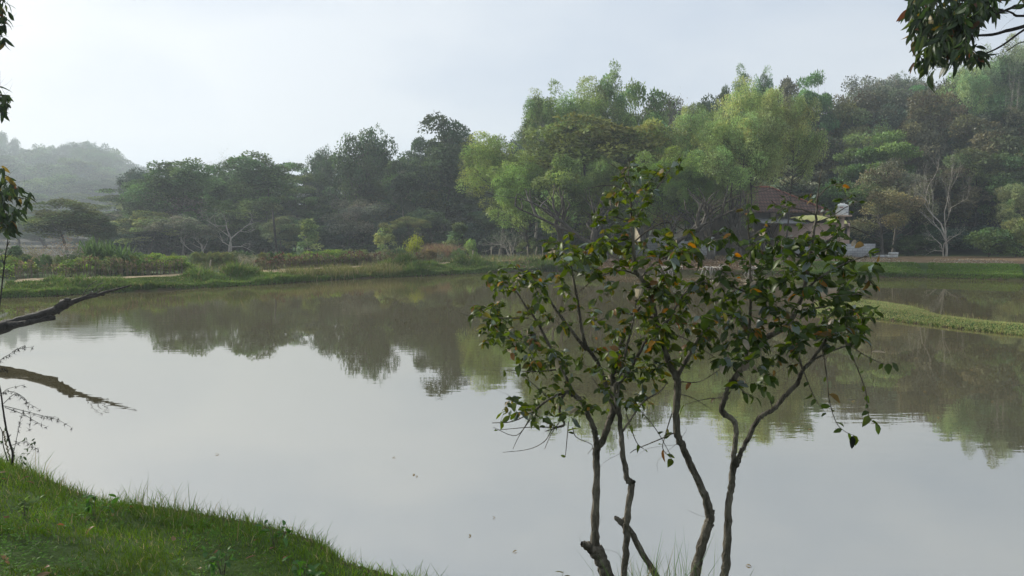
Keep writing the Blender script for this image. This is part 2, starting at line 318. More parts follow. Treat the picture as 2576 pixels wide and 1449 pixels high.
# ------------------------------------------------------------------ tree generators (meshes at real size, base at origin)
def gen_trunk(A, h, r, bend, g, k=7, top=.74, zs=8, cen=(0, 0)):
    z = np.linspace(-.4, h*top, zs); ph = g.uniform(0, 6.3)
    x = bend*h*.1*np.sin(z/h*3+ph)-bend*h*.1*math.sin(ph); y = bend*h*.1*np.sin(z/h*2.4+ph*2)-bend*h*.1*math.sin(ph*2)
    pts = np.column_stack([x+cen[0]*z/h, y+cen[1]*z/h, z]); rad = r*(1-.82*np.linspace(0, 1, zs)**.8); rad[0] *= 1.35
    V, Q = tube(pts, rad, k, .04, g); A.add(V, Q); return pts, rad
def gen_tree(seed, h=14, cw=10, cb=.25, nc=60, nl=200, ll=.3, lw=.17, style='broad', shape='dome', trunk_r=.22):
    g = np.random.default_rng(seed); T = Acc(); C = Acc()
    tp, tr = gen_trunk(T, h, trunk_r, .4, g)
    zb = h*cb; rz = (h-zb)/2; cz = zb+rz; rx = cw/2
    lobes = unit(g.standard_normal((9, 3))); amp = g.uniform(-.5, .6, 9)
    cen = []; tries = 0
    K = 0 if shape != 'dome' or h < 6 else (8 if style == 'feather' else 6); sub = []
    for q in range(K):       # big irregular boughs, each its own lump of the crown
        if q == 0: sub.append((np.array([0, 0, rz*.5]), .42)); continue
        a = g.uniform(0, 6.28); zz_ = g.uniform(-.75, .62); rr_ = math.sqrt(max(.05, 1-zz_**2))*g.uniform(.35, .78)
        sub.append((np.array([math.cos(a)*rr_*rx, math.sin(a)*rr_*rx, zz_*rz]), g.uniform(.26, .46)))
    while len(cen) < nc and tries < nc*60:
        tries += 1
        d = unit(g.standard_normal(3)); e = 1+sum(a*max(0, float(d@q))**3 for a, q in zip(amp, lobes))
        rho = g.uniform(.3, 1)**.45*.9
        if d[2] < -.3 and g.random() < .55: continue
        p = d*rho*e*np.array([rx, rx, rz])
        if K:
            sc0, sr0 = sub[g.integers(K)] if g.random() > .12 else (np.zeros(3), .7)
            p = sc0+d*g.uniform(.35, 1)**.5*sr0*(.8+.4*g.random())*np.array([rx, rx, rz*1.05])
        if shape == 'cone': s = 1-.75*sm((p[2]/rz+1)/2); p[:2] *= s*1.3
        elif shape == 'umb': p[2] = rz*(.75-1.1*(p[0]**2+p[1]**2)/rx**2*.6)+g.uniform(-.5, .25)*rz*.8
        elif shape == 'layer': p[2] = (round((p[2]/rz)*2.5)/2.5)*rz+g.normal(0, .05)*rz
        p[2] += cz; cen.append(p)
    base_rc = (cw*.5*cw*.5*rz*4/max(nc, 1))**(1/3)*.53
    for ci, p in enumerate(cen):
        rc = base_rc*g.uniform(.55, 1.5); n = int(nl*g.uniform(.6, 1.4)*(rc/base_rc)**1.6)+8
        sz = {'broad': .62, 'feather': .95, 'flat': .3, 'sparse': .8}[style]
        if shape in ('umb', 'layer'): sz = .28
        d = unit(g.standard_normal((n, 3))+np.array([0, 0, .35])); rad = rc*g.uniform(.25, 1, n)**.4
        # sub-lumps keep the clump edge ragged
        sl_ = unit(g.standard_normal((7, 3))); bump = 1+.45*np.max(np.maximum(0, d@sl_.T)**6, 1)-.15
        c_ = p+d*(rad*bump)[:, None]*np.array([1, 1, sz])
        if style == 'feather':
            c_[:, 2] -= rc*.12*g.random(n)**2; ld = d*.6+np.array([0, 0, -.2])+g.standard_normal((n, 3))*.6
        else: ld = d*.7+g.standard_normal((n, 3))*.8+np.array([0, 0, -.15])
        nr = unit(g.standard_normal((n, 3))*.7+np.array([0, 0, .9])+d*.4)
        V, Q = leaf_quads(c_, ld, nr, ll*g.uniform(.6, 1.3, n), lw*g.uniform(.7, 1.2, n))
        tt = g.uniform(.24, .72)*g.uniform(.65, 1.35, n); tint = np.stack([tt*g.uniform(.85, 1.2), tt, tt*g.uniform(.8, 1.1)], 1)
        C.add(V, Q, np.repeat(tint, 4, 0))
        if g.random() < (.55 if style != 'sparse' else .95):
            zz = np.clip(p[2]-abs(g.normal(.3, .12))*np.linalg.norm(p[:2])-h*.06, h*.16, h*.8)
            k_ = np.interp(zz, tp[:, 2], np.arange(len(tp))); b0 = np.array([np.interp(k_, np.arange(len(tp)), tp[:, q]) for q in range(3)])
            r0 = np.interp(k_, np.arange(len(tp)), tr)
            mid = (b0+p)/2+g.normal(0, .06, 3)*np.linalg.norm(p-b0)+np.array([0, 0, -.05*h*.4])
            ln = smooth_line([b0, mid, p], 3); V, Q = tube(ln, np.linspace(r0*.5, r0*.1+.01, len(ln)), 4); T.add(V, Q)
            for _ in range(3 if style == 'sparse' else 1):
                e_ = p+unit(g.standard_normal(3))*rc*.9; V, Q = tube(np.array([mid*.35+p*.65, (mid+e_)/2*.2+e_*.3+p*.5, e_]), [r0*.18+.008, r0*.1, .008], 3); T.add(V, Q)
    return T, C
def branch_rec(A, p, d, ln, r, depth, g, spread=.55, up=.15, k=4, tips=None, n0=None):
    n = 4; pts = [p]; q = p.copy(); dd = d.copy()
    for i_ in range(n):
        dd = unit(dd+g.normal(0, .13, 3)+np.array([0, 0, up*.25])); q = q+dd*ln/n; pts.append(q)
    V, Q = tube(np.array(pts), np.linspace(r, r*.55, n+1), k); A.add(V, Q)
    if depth == 0:
        if tips is not None: tips.append(pts[-1])
        return
    for b in range(n0 or g.integers(2, 4)):
        s = pts[g.integers(2, n+1)] if b else pts[-1]
        nd = unit(dd+g.normal(0, spread, 3)+np.array([0, 0, up]))
        branch_rec(A, s, nd, ln*g.uniform(.6, .85), r*.55, depth-1, g, spread, up, max(3, k-1), tips)
def gen_bare(seed, h=10, spread=.5, leafy=0, trunks=1, r=.16, depth=5, up=.25, ll=.2, flen=.3):
    g = np.random.default_rng(seed); T = Acc(); C = Acc(); tips = []
    for t_i in range(trunks):
        d = unit(np.array([g.normal(0, .12+.22*(trunks > 1)), g.normal(0, .12+.2*(trunks > 1)), 1.]))
        branch_rec(T, np.array([g.normal(0, .15*(trunks > 1)), g.normal(0, .15*(trunks > 1)), -.3]), d, h*flen, r, depth, g, spread, up, 6, tips)
    V = np.concatenate(T.V); zmax = V[:, 2].max(); s = h/zmax
    T.V = [v*s for v in T.V]; tips = np.array(tips)*s
    if leafy and len(tips):
        idx = g.integers(0, len(tips), leafy); c_ = tips[idx]+g.normal(0, ll*1.3, (leafy, 3))
        V, Q = leaf_quads(c_, g.standard_normal((leafy, 3))+np.array([0, 0, -.2]), g.standard_normal((leafy, 3))+np.array([0, 0, .8]), ll*g.uniform(.5, 1.3, leafy), ll*.6)
        C.add(V, Q, np.repeat(g.uniform(.35, .65, leafy), 4))
    return T, C
PROTO = {}
def proto(key, kind_name, T, C, bark):
    e = empty(kind_name); t = T.obj('trunk', bark, e, True)
    c_ = C.obj('crown', M_LEAF, e) if C.n else None
    allv = np.concatenate(T.V+C.V); top = float(np.percentile(allv[:, 2], 99.9)); w = float(np.percentile(allv[:, 0], 99)-np.percentile(allv[:, 0], 1))
    PROTO[key] = dict(e=e, t=t, c=c_, h=top, w=w, used=False, x0=float(np.percentile(allv[:, 0], 50)))
for s_ in range(5): proto('broad%d' % s_, 'broadleaf_tree', *gen_tree(20+s_, 14, 10, .18, 70, 190, .34, .2), M_BARK)
for s_ in range(3): proto('feather%d' % s_, 'feathery_tree', *gen_tree(40+s_, 17, 11, .2, 150, 250, .26, .10, 'feather'), M_BARK)
for s_ in range(2): proto('high%d' % s_, 'feathery_tree', *gen_tree(140+s_, 17, 13, .48, 110, 260, .26, .10, 'feather'), M_BARK)
for s_ in range(2): proto('thinfeather%d' % s_, 'slender_tree', *gen_tree(45+s_, 17, 5, .42, 42, 220, .26, .1, 'feather'), M_PALEBARK)
for s_ in range(2): proto('umb%d' % s_, 'umbrella_tree', *gen_tree(50+s_, 12, 13, .45, 60, 210, .3, .17, 'broad', 'umb'), M_BARK)
for s_ in range(2): proto('layer%d' % s_, 'tiered_tree', *gen_tree(55+s_, 14, 11, .3, 55, 170, .34, .2, 'flat', 'layer'), M_BARK)
for s_ in range(3): proto('sparse%d' % s_, 'sparse_tree', *gen_tree(60+s_, 11, 9, .3, 60, 150, .26, .17, 'sparse'), M_GREYBARK)
for s_ in range(3): proto('bush%d' % s_, 'bush', *gen_tree(70+s_, 3.2, 4.2, .02, 38, 130, .2, .12, 'broad', trunk_r=.06), M_BARK)
for s_ in range(3): proto('sap%d' % s_, 'young_tree', *gen_tree(80+s_, 4.2, 1.9, .12, 26, 90, .22, .09, 'broad', 'cone', trunk_r=.05), M_PALEBARK)
proto('bare0', 'bare_tree', *gen_bare(90, 12, .38, 0, 1, .13, 6, .4), M_PALEBARK)
proto('bare1', 'bare_tree', *gen_bare(91, 9, .6, 220, 2, .15, 5, .12, .2), M_PALEBARK)
proto('bare2', 'bare_tree', *gen_bare(92, 10, .5, 500, 3, .13, 5, .2, .22), M_PALEBARK)
proto('twig0', 'dry_shrub', *gen_bare(93, 3.5, .6, 900, 6, .05, 4, .1, .13, .35), M_PALEBARK)
proto('twig1', 'dry_shrub', *gen_bare(94, 3.2, .65, 1500, 7, .045, 4, .05, .14, .35), M_PALEBARK)

GREEN = dict(dark=(.05, .082, .038), mid=(.08, .132, .05), light=(.17, .245, .065), yellow=(.25, .31, .06), olive=(.13, .16, .06), brown=(.10, .10, .055),
             grey=(.125, .15, .10), pale=(.16, .22, .10), blue=(.048, .082, .052), red=(.16, .085, .05), bright=(.16, .28, .05))
TREES = []
def place(key, px, top, D, wpx, colr, label, cat='tree', group=None, rz=None, base=None, kindname=None, zb=None):
    p = PROTO[key]; pt = P(px, top, D); x, y = float(pt[0]), float(D)
    z0 = gz(x, y) if zb is None else zb; hh = max(1.0, float(pt[2])-z0); ww = wpx*mpp(D)
    if not p['used']: e = p['e']; p['used'] = True; kids = [k for k in (p['t'], p['c']) if k]
    else:
        e = p['e'].copy(); COL.objects.link(e); kids = []
        for k in (p['t'], p['c']):
            if k: q = k.copy(); COL.objects.link(q); q.parent = e; kids.append(q)
    if kindname: e.name = kindname
    e.location = (x, y, z0); e.rotation_euler = (0, 0, rnd.uniform(0, 6.28) if rz is None else rz)
    sx = ww/p['w']; e.scale = (sx, sx, hh/p['h'])
    cc = GREEN[colr] if isinstance(colr, str) else colr; v = rnd.uniform(.88, 1.12)
    for q in kids: q.color = (cc[0]*v*rnd.uniform(.93, 1.07), cc[1]*v, cc[2]*v, 1)
    for kk in ('group',):
        if kk in e: del e[kk]
    prop(e, label, cat, group); return e

# ------------------------------------------------------------------ the forest
CW = dict(dark='dark green', mid='green', blue='blue green', olive='olive green', grey='grey green', brown='brownish')
KW = dict(broad='rounded tree', feather='feathery tree', sparse='thin tree', layer='tiered tree', bush='shrub')
def near_name(px, marks): return min(marks, key=lambda m: abs(m[0]-px))[1]
M_LEFT = [(300, 'left end of the forest'), (380, 'behind the big domed tree'), (470, 'above the low bare branched tree'), (545, 'by the skyline gap'), (600, 'above the crooked white limbs'), (690, 'above the dark pole'), (770, 'left of the tall ragged tree'), (860, 'under the tall ragged tree'),
    (950, 'right of the tall ragged tree'), (1020, 'above the pale green young tree'), (1100, 'under the creeper hung tree'), (1190, 'left of the light green group'), (1290, 'behind the leftmost light green tree'), (1400, 'behind the tall light green crowns'), (1560, 'behind the highest green top')]
M_RIGHT = [(1660, 'right of the highest green top'), (1750, 'by the two humped yellow tree'), (1850, 'behind the brightest tree'), (1960, 'right of the brightest tree'), (2050, 'above the tiled roof end'), (2120, 'above the water tank'), (2200, 'above the block wall end'), (2290, 'above the stack of blocks'), (2390, 'behind the tall white bare tree'), (2470, 'right of the tall white bare tree'), (2560, 'at the right frame edge'), (2700, 'beyond the right frame edge')]
M_HILL = [(-60, 'just outside the left frame edge'), (20, 'at the left frame edge'), (95, 'below the lacy skyline tree'), (165, 'above the lone rounded tree'), (240, 'above the small dark tree'), (310, 'where the hill slopes down'), (420, 'just behind the big domed tree'), (540, 'in the skyline gap')]
# hazy hill on the far left
silL = [(-140, 372), (-60, 350), (0, 345), (30, 352), (62, 368), (95, 366), (130, 376), (165, 362), (200, 360), (240, 364), (275, 392), (310, 414), (345, 428), (400, 440), (520, 440), (640, 430)]
sx_, sy_ = zip(*silL)
hlab = lambda row, x: 'hazy blue grey tree '+['on the hill skyline', 'just under the skyline', 'in the third tier', 'halfway down the hill', 'low on the hill', 'near the foot of the hill', 'at the foot of the hill'][row]+', '+near_name(x, M_HILL)
for row, (D, off, stp) in enumerate([(440, 0, 26), (390, 22, 34), (335, 50, 42), (280, 88, 54), (225, 124, 60), (175, 160, 68), (130, 196, 80)]):
    x = -120 + row*17
    while x < (560 if row < 3 else 440 if row < 5 else 330):
        top = np.interp(x, sx_, sy_)+off+rnd.uniform(-16, 20)*(1 if row else .8)
        ps = P(x, top, D); z0 = gz(ps[0], D); hh = ps[2]-z0
        key = rnd.choice(['broad0', 'broad1', 'broad2', 'broad3', 'broad4', 'sparse0', 'feather0', 'broad2'])
        place(key, x, top, D+rnd.uniform(-6, 6), rnd.uniform(64, 120)*(1+row*.12), rnd.choice(['dark', 'mid', 'blue', 'mid']),
              hlab(row, x), 'tree', 'hazy trees on the far left hill')
        x += stp*rnd.uniform(.75, 1.25)
place('sparse0', 92, 363, 400, 60, 'mid', 'lacy open crowned tree against the sky between the two leftmost hazy tree masses')
place('bare2', 565, 374, 330, 90, 'grey', 'pale lacy tree on the skyline behind the gap in the left forest')

# fill rows of the forest wall
sil = [(280, 500), (330, 440), (380, 422), (440, 415), (505, 430), (530, 470), (552, 425), (600, 408), (700, 398), (745, 408), (800, 420), (850, 420), (950, 420), (1000, 415), (1040, 380), (1085, 330),
       (1160, 340), (1210, 380), (1300, 360), (1400, 330), (1480, 300), (1560, 300), (1640, 260), (1690, 240), (1730, 252), (1800, 250), (1830, 230), (1900, 225), (1960, 215), (2050, 225), (2110, 255), (2160, 215), (2300, 230), (2400, 190), (2500, 150), (2600, 110), (2760, 90)]
fx, fy = zip(*sil)
for row, (D0, off, stp) in enumerate([(112, 4, 58), (100, 70, 70), (90, 140, 80), (118, 180, 90)]):
    x = 300+row*23
    while x < 2740:
        right = x > 1640; D = (D0-14*right)+rnd.uniform(-3, 3); o_ = off*(1 if not right else 1.5)
        top = min(580, np.interp(x, fx, fy)+o_+rnd.uniform(-14, 26)); w = rnd.uniform(130, 195)
        key = rnd.choice(['broad0', 'broad1', 'broad2', 'broad3', 'broad4', 'layer0', 'sparse2', 'broad1'])
        if right: lab, grp = 'dark tree in the thick woods climbing behind the house and field', 'dark woods behind the house'
        else: lab, grp = 'dark tree in the thick woods behind the far left bank', 'dark woods behind the left bank'
        cw_ = rnd.choice(['dark', 'dark', 'mid', 'olive', 'blue', 'grey'] if not right else ['dark', 'mid', 'olive', 'brown', 'grey', 'dark'])
        lab = CW[cw_]+' '+KW[key[:-1]]+', '+['back', 'middle', 'front', 'hidden low back'][row]+' row, '+near_name(x, M_RIGHT if right else M_LEFT)
        place(key, x, top, D, w, cw_, lab, 'tree', grp)
        x += stp*rnd.uniform(.8, 1.2)
# dark undergrowth at the foot of the woods
x = 290
while x < 2740:
    right = x > 1640; D = (83 if not right else 72)+rnd.uniform(-3, 3)
    if not (1500 < x < 2140 and False):
        place(rnd.choice(['bush0', 'bush1', 'bush2']), x, rnd.uniform(560, 596), D, rnd.uniform(90, 140), 'dark' if int(x) % 2 else 'blue',
              ('dark' if int(x) % 2 else 'blue green')+' shaded shrub at the woods foot '+near_name(x, M_RIGHT if right else M_LEFT).replace('above', 'below'), 'shrub', 'shaded undergrowth at the foot of the woods', kindname='understory_shrub')
    x += rnd.uniform(34, 52)

# left forest, tree by tree
T = place
T('broad4', 165, 500, 64, 170, (.11, .14, .055), 'rounded olive green tree standing alone in front of the hazy left hill', rz=1)
T('broad2', 238, 536, 67, 95, 'dark', 'small dark tree touching the right side of the lone rounded tree')
T('broad3', 345, 452, 88, 130, 'mid', 'spreading tree leaning out over the haze at the left end of the forest', rz=2)
T('broad1', 440, 404, 84, 225, 'mid', 'big domed tree at the left end of the thick forest')
T('sparse0', 410, 470, 86, 150, (.17, .17, .14), 'greyish pink leafed tree in front of the big domed tree', rz=.5)
T('broad2', 372, 530, 80, 150, (.17, .21, .075), 'yellowish green low tree at the left foot of the forest')
T('sparse2', 458, 540, 74, 150, 'grey', 'thin grey leafed tree low at the left foot of the forest')
T('broad4', 566, 402, 92, 84, 'mid', 'narrow dense tree standing out right of the gap in the skyline')
T('broad0', 655, 386, 90, 185, 'mid', 'dense rounded tree below a few bare twigs, left of the tall ragged tree', rz=2.4)
T('layer0', 745, 412, 98, 120, 'mid', 'tiered green tree just left of the tall ragged tree')
T('sparse2', 800, 366, 104, 95, 'dark', 'dark sprig shaped treetop reaching left of the tall ragged tree', rz=1.5)
T('sparse2', 895, 316, 92, 165, (.06, .10, .045), 'tall ragged tree with tiered upswept boughs against the sky', rz=.7)
T('broad1', 880, 392, 97, 150, 'dark', 'dense dark tree under the tall ragged tree', rz=4)
T('sparse1', 965, 362, 101, 80, 'dark', 'dark upswept treetop right of the tall ragged tree')
T('broad2', 1000, 398, 99, 100, 'mid', 'rounded tree in the dip left of the tall dark pointed tree')
T('broad4', 1112, 294, 88, 185, 'dark', 'tall dark tree hung with creepers, highest of the left forest', rz=3)
T('broad3', 1060, 345, 94, 120, 'dark', 'dark shoulder of foliage left of the highest creeper hung tree')
T('broad0', 1172, 328, 95, 110, 'blue', 'bluish dark tree between the creeper hung tree and the pale green trees')
T('thinfeather0', 1012, 430, 88, 50, 'grey', 'slim pale trunked tree with a narrow silvery crown')
T('sparse1', 880, 500, 82, 150, (.15, .155, .11), 'brownish thin crowned tree with pale stems in the middle of the left bank woods', rz=1.1)
T('bare1', 575, 520, 76, 150, 'grey', 'bare white limbed tree with crooked boughs left of the dark pole', rz=.4)
T('bare2', 510, 560, 74, 110, 'olive', 'low bare branched tree with many thin stems')
T('sparse0', 655, 500, 84, 140, 'olive', 'olive leafed tree above the crooked white limbs', rz=3)
T('layer1', 640, 478, 90, 120, (.075, .14, .04), 'bright green topped low tree in the left bank woods')
T('broad2', 705, 545, 70, 78, (.12, .15, .08), 'grey green rounded young tree just behind the dark pole', rz=2)
T('sap0', 775, 550, 62, 48, (.14, .2, .08), 'slim upright young tree right of the dark pole')
T('sap1', 966, 560, 60, 50, (.2, .25, .10), 'pale green upright young tree behind the red leaved plants')
T('sap2', 1155, 560, 62, 62, (.13, .18, .08), 'bushy upright young tree at the right of the reddish dry grass')
T('bush1', 1183, 600, 60, 36, (.24, .32, .09), 'small fluffy yellow green bush beside the bushy young tree')
T('umb1', 1030, 545, 76, 90, 'olive', 'low spreading tree right of the pale green young tree')
T('sparse2', 1085, 525, 80, 110, 'dark', 'dark thin leafed tree with forked pale stems in the shade')
T('twig0', 1290, 560, 64, 120, 'grey', 'bushy grey twiggy shrub behind the line of leaning posts', 'shrub')
T('bush0', 1330, 598, 62, 70, 'olive', 'low olive shrub right of the grey twiggy shrub', 'shrub')
T('layer0', 1215, 470, 84, 110, 'dark', 'shaded dark tree under the left edge of the pale green trees')
T('broad1', 1240, 535, 80, 110, (.06, .1, .04), 'low dark tree beneath the drooping pale green foliage', rz=5)

# light green feathery trees on the middle of the far bank
T('feather0', 1262, 342, 68, 195, (.21, .28, .085), 'pale feathery green tree at the left end of the light green group', rz=.3)
T('feather1', 1330, 395, 62, 190, (.18, .26, .075), 'drooping feathery green tree hanging low behind the leaning posts', rz=1.4)
T('feather2', 1390, 212, 72, 190, (.19, .265, .09), 'tall feathery green tree left of the highest light green crown', rz=2)
T('thinfeather1', 1345, 225, 70, 75, (.17, .23, .09), 'thin airy treetop leaning left out of the light green group')
T('feather1', 1480, 195, 74, 190, (.175, .25, .085), 'tall feathery green tree just left of the highest treetop', rz=3.6)
T('thinfeather0', 1545, 156, 74, 80, (.14, .21, .08), 'slender airy treetop, highest point of the light green group', rz=2)
T('broad4', 1610, 205, 76, 130, (.14, .21, .075), 'green rounded crown right of the highest treetop', rz=1)
T('broad0', 1480, 285, 62, 290, (.175, .22, .07), 'wide olive green tree filling the middle of the light green group', rz=.8)
T('broad3', 1415, 390, 58, 170, (.18, .235, .075), 'rounded olive green crown low on the left of the wide olive tree', rz=4)
T('broad2', 1630, 300, 62, 170, (.185, .235, .075), 'olive green crown with open twigs right of the wide olive tree', rz=2)
T('feather2', 1520, 395, 58, 130, (.16, .22, .07), 'feathery green tree behind the top of the nearest sapling', rz=5)
T('feather0', 1745, 262, 62, 160, (.235, .295, .12), 'yellow green tree with two humps left of the brightest tree', rz=2)
T('feather1', 1690, 370, 56, 190, (.17, .25, .065), 'bright feathery green tree left of the tiled house', rz=2.6)
T('feather1', 1845, 262, 55, 120, (.235, .295, .12), 'yellow green lobe on the left side of the brightest tree', rz=1)
T('high0', 1905, 206, 53, 215, (.26, .315, .125), 'brightest yellow green tree above the tiled roof', rz=4.2)
T('high1', 1985, 248, 55, 140, (.24, .295, .12), 'yellow green crown on the right shoulder of the brightest tree', rz=1)
T('high1', 1870, 300, 52, 190, (.225, .29, .11), 'lower bright boughs drooping over the tiled roof', rz=5.2)
T('high0', 1740, 400, 54, 120, (.15, .22, .07), 'drooping green tree in front of the red roofed outbuilding', rz=.2)

# dark and tall trees on the right skyline
T('bare2', 1695, 226, 88, 110, 'brown', 'dry brown twiggy tree on the skyline right of the light green group')
T('thinfeather0', 1865, 162, 84, 62, (.11, .19, .09), 'slim blue green tree standing above the brightest tree', rz=0)
T('thinfeather1', 1928, 168, 82, 48, (.10, .17, .07), 'wispy leaning treetop right of the slim blue green tree', rz=1)
T('broad2', 1820, 218, 92, 75, 'dark', 'small dark crown on the skyline left of the slim blue green tree')
T('broad3', 1985, 196, 88, 110, (.10, .10, .06), 'brownish dark crown on the skyline behind the brightest tree', rz=2)
T('layer1', 2055, 186, 92, 110, (.08, .16, .055), 'flat topped green tree pointing right on the skyline', rz=1.2)
T('sparse1', 2165, 190, 118, 130, 'grey', 'hazy open crowned grey tree on the right skyline', rz=1)
T('sparse2', 2225, 186, 122, 120, 'grey', 'hazy lacy tree, highest of the right ridge', rz=0)
T('sparse0', 2290, 198, 130, 90, 'grey', 'small hazy open crown on the right ridge')
T('broad4', 2130, 262, 92, 130, 'olive', 'olive domed tree left of the brown wooded slope', rz=3)
T('bare0', 2240, 238, 112, 50, 'grey', 'thin pale leafless tree on the hazy right ridge')
T('broad1', 2330, 232, 86, 190, (.13, .115, .06), 'large brownish green tree high on the right slope', rz=1)
T('layer0', 2300, 220, 104, 130, (.07, .14, .05), 'dark green spreading tree under the hanging branch', rz=2)
T('feather0', 2410, 165, 92, 130, (.19, .27, .12), 'pale green feathery tree behind the tip of the hanging branch', rz=3)
T('feather2', 2475, 140, 96, 120, (.18, .24, .12), 'tall pale feathery tree under the bare overhanging twigs', rz=1)
T('feather1', 2545, 88, 98, 130, (.19, .24, .13), 'tallest pale feathery tree at the right edge', rz=2)
T('bare0', 2560, 150, 84, 70, 'pale', 'white leafless tree at the right edge of the slope', rz=2)
T('broad2', 2450, 290, 80, 170, (.115, .115, .06), 'brownish green leafed tree on the right slope', rz=4)
T('broad3', 2550, 270, 84, 170, (.11, .11, .055), 'dull brownish green tree at the right edge of the slope', rz=2)
T('layer1', 2215, 335, 74, 190, (.11, .18, .06), 'bright green flat tiered tree on the right slope', rz=2)
T('sparse1', 2255, 400, 66, 165, (.17, .17, .10), 'tree with pale buff leaves left of the tall white bare tree', rz=2)
T('sparse0', 2225, 470, 64, 130, (.17, .17, .09), 'buff leafed tree with a leaning pale trunk behind the block wall', rz=.4)
T('broad0', 2130, 430, 78, 110, 'dark', 'dark tree behind the water tank', rz=3)
T('bare0', 2392, 358, 61, 150, 'pale', 'tall white bare tree with a fan of fine twigs beyond the field', rz=1.2)
T('bare1', 2375, 560, 60, 90, 'olive', 'creeper covered stump of branches at the foot of the tall white bare tree', rz=2)
T('broad4', 2535, 385, 74, 120, (.09, .16, .055), 'leafy green tree glowing at the right edge of the dark woods', rz=2)
T('broad1', 2460, 420, 78, 130, 'dark', 'dark tree between the white bare tree and the leafy green tree', rz=1)
T('feather2', 2580, 450, 62, 110, (.22, .26, .12), 'pale straw green bamboo like tree at the right frame edge', rz=2)
T('bush1', 2490, 572, 58, 130, (.09, .14, .05), 'creeper covered mound of shrubs at the right end of the field', 'shrub', rz=1)
T('bush2', 2570, 548, 58, 100, (.16, .18, .07), 'yellowish vine heap at the right frame edge', 'shrub', rz=3)
T('bush0', 2300, 590, 63, 110, 'dark', 'dark shrub behind the stack of blocks', 'shrub', rz=3)

# ------------------------------------------------------------------ grass on the banks
def shore_samples(pl, i0, i1, n, d0, d1, g, pw_=1.0):
    seg = np.array(pl[i0:i1+1]); Ls = np.linalg.norm(np.diff(seg, axis=0), axis=1); cum = np.cumsum(Ls)/Ls.sum()
    k = np.searchsorted(cum, g.random(n)); k = np.minimum(k, len(Ls)-1); t = g.random(n)[:, None]
    p = seg[k]+(seg[k+1]-seg[k])*t; e = unit(seg[k+1]-seg[k]); nn = np.stack([-e[:, 1], e[:, 0]], 1)
    return p+nn*(d0+(d1-d0)*g.random(n)**pw_)[:, None]
g = np.random.default_rng(31)
def grass_obj(name, label, pts, hfun, wfun, lean, colfun, g):
    X, Y = pts[:, 0], pts[:, 1]; h, dw, dp = ground_h(X, Y, True)
    ok = ((dw > .02) | (dp > .02)); pts = pts[ok]; h = h[ok]; dw = dw[ok]; n = len(pts)
    p = np.column_stack([pts, h-.01]); V, Q, C = blades(p, hfun(pts, dw, g), wfun(n, g), lean, g, colfun(pts, dw, g, n))
    o = mk(name, V, Q, M_GRASS, None, C); prop(o, label, 'grass', None, 'stuff'); return o
def gcol(base, dry=(.34, .3, .16), fd=.06, sc=.5, seed=3):
    def f(pts, dw, g, n):
        b = np.ones((n, 3))*np.array(base); m = .5+.5*vn(pts[:, 0], pts[:, 1], sc, seed)
        b = b*(.65+.75*m)[:, None]*g.uniform(.75, 1.25, n)[:, None]; b[:, 0] *= g.uniform(.85, 1.25, n)
        k = g.random(n) < fd; b[k] = np.array(dry)*g.uniform(.6, 1.1, (k.sum(), 1)); return b
    return f
pf = np.array(far)
pp = np.concatenate([shore_samples(pf, 0, 15, 42000, 0.02, 2.6, g, .8), shore_samples(pf, 0, 15, 16000, 0.0, .5, g)])
pp = pp-0
def hf(pts, dw, g): m = .5+.5*vn(pts[:, 0], pts[:, 1], 1.7, 8); return (.04+.75*m**3*(dw < 2.5)+.10*(dw < .5)*m)*g.uniform(.6, 1.4, len(pts))
grass_obj('bank_grass', 'green grass and creepers covering the far left bank of the pond', pp, hf, lambda n, g: g.uniform(.025, .06, n), .9, gcol((.10, .165, .045), fd=.06, sc=1.5), g)
pp = shore_samples(pf, 6, 13, 5000, 0.0, 1.9, g)
k = (.5+.5*vn(pp[:, 0], pp[:, 1], .8, 21)) > .55; pp = pp[k]
grass_obj('reed_clumps', 'taller olive grass clumps leaning over the far left bank', pp, lambda p, d, g: g.uniform(.3, .6, len(p)), lambda n, g: g.uniform(.02, .04, n), 1.0, gcol((.13, .15, .055), fd=.18), g)
pp = np.concatenate([shore_samples(pf, 19, 25, 26000, 0.02, 3.6, g), shore_samples(pf, 20, 25, 5000, 0, .3, g)])
grass_obj('field_grass', 'short green grass on the bank below the brown field at the right', pp, lambda p, d, g: g.uniform(.03, .08, len(p)), lambda n, g: g.uniform(.03, .06, n), 1.1, gcol((.13, .22, .05), fd=.03, sc=.5), g)
# peninsula
mn, mx = pen.min(0), np.array([18, pen.max(0)[1]]); pp = g.uniform(mn, mx, (90000, 2)); pp = pp[-sdf(pen, pp[:, 0], pp[:, 1]) > 0]
pen_g = grass_obj('spit_grass', 'sunlit pale green grass on the low spit of land in the pond', pp, lambda p, d, g: g.uniform(.02, .055, len(p)), lambda n, g: g.uniform(.012, .03, n), 1.1, gcol((.24, .295, .12), dry=(.42, .38, .18), fd=.2, sc=1.1), g)
pr_ = np.vstack([pen, pen[:1]]); pp = shore_samples(pr_, 0, len(pen)-1, 5000, -.1, .12, g); kq = (pp[:, 0] < 19) & ((.5+.5*vn(pp[:, 0], pp[:, 1], 4, 90)) > .5); pp = pp[kq]
z_ = np.maximum(ground_h(pp[:, 0], pp[:, 1]), -.02); V, Q, C = blades(np.column_stack([pp, z_]), g.uniform(.05, .22, len(pp)), g.uniform(.006, .014, len(pp)), .7, g, gcol((.2, .23, .08), dry=(.4, .36, .2), fd=.3)(pp, pp[:, 0], g, len(pp)))
prop(mk('spit_edge_grass', V, Q, M_GRASS, None, C), 'straggly taller grass along the edges of the low spit', 'grass', None, 'stuff')
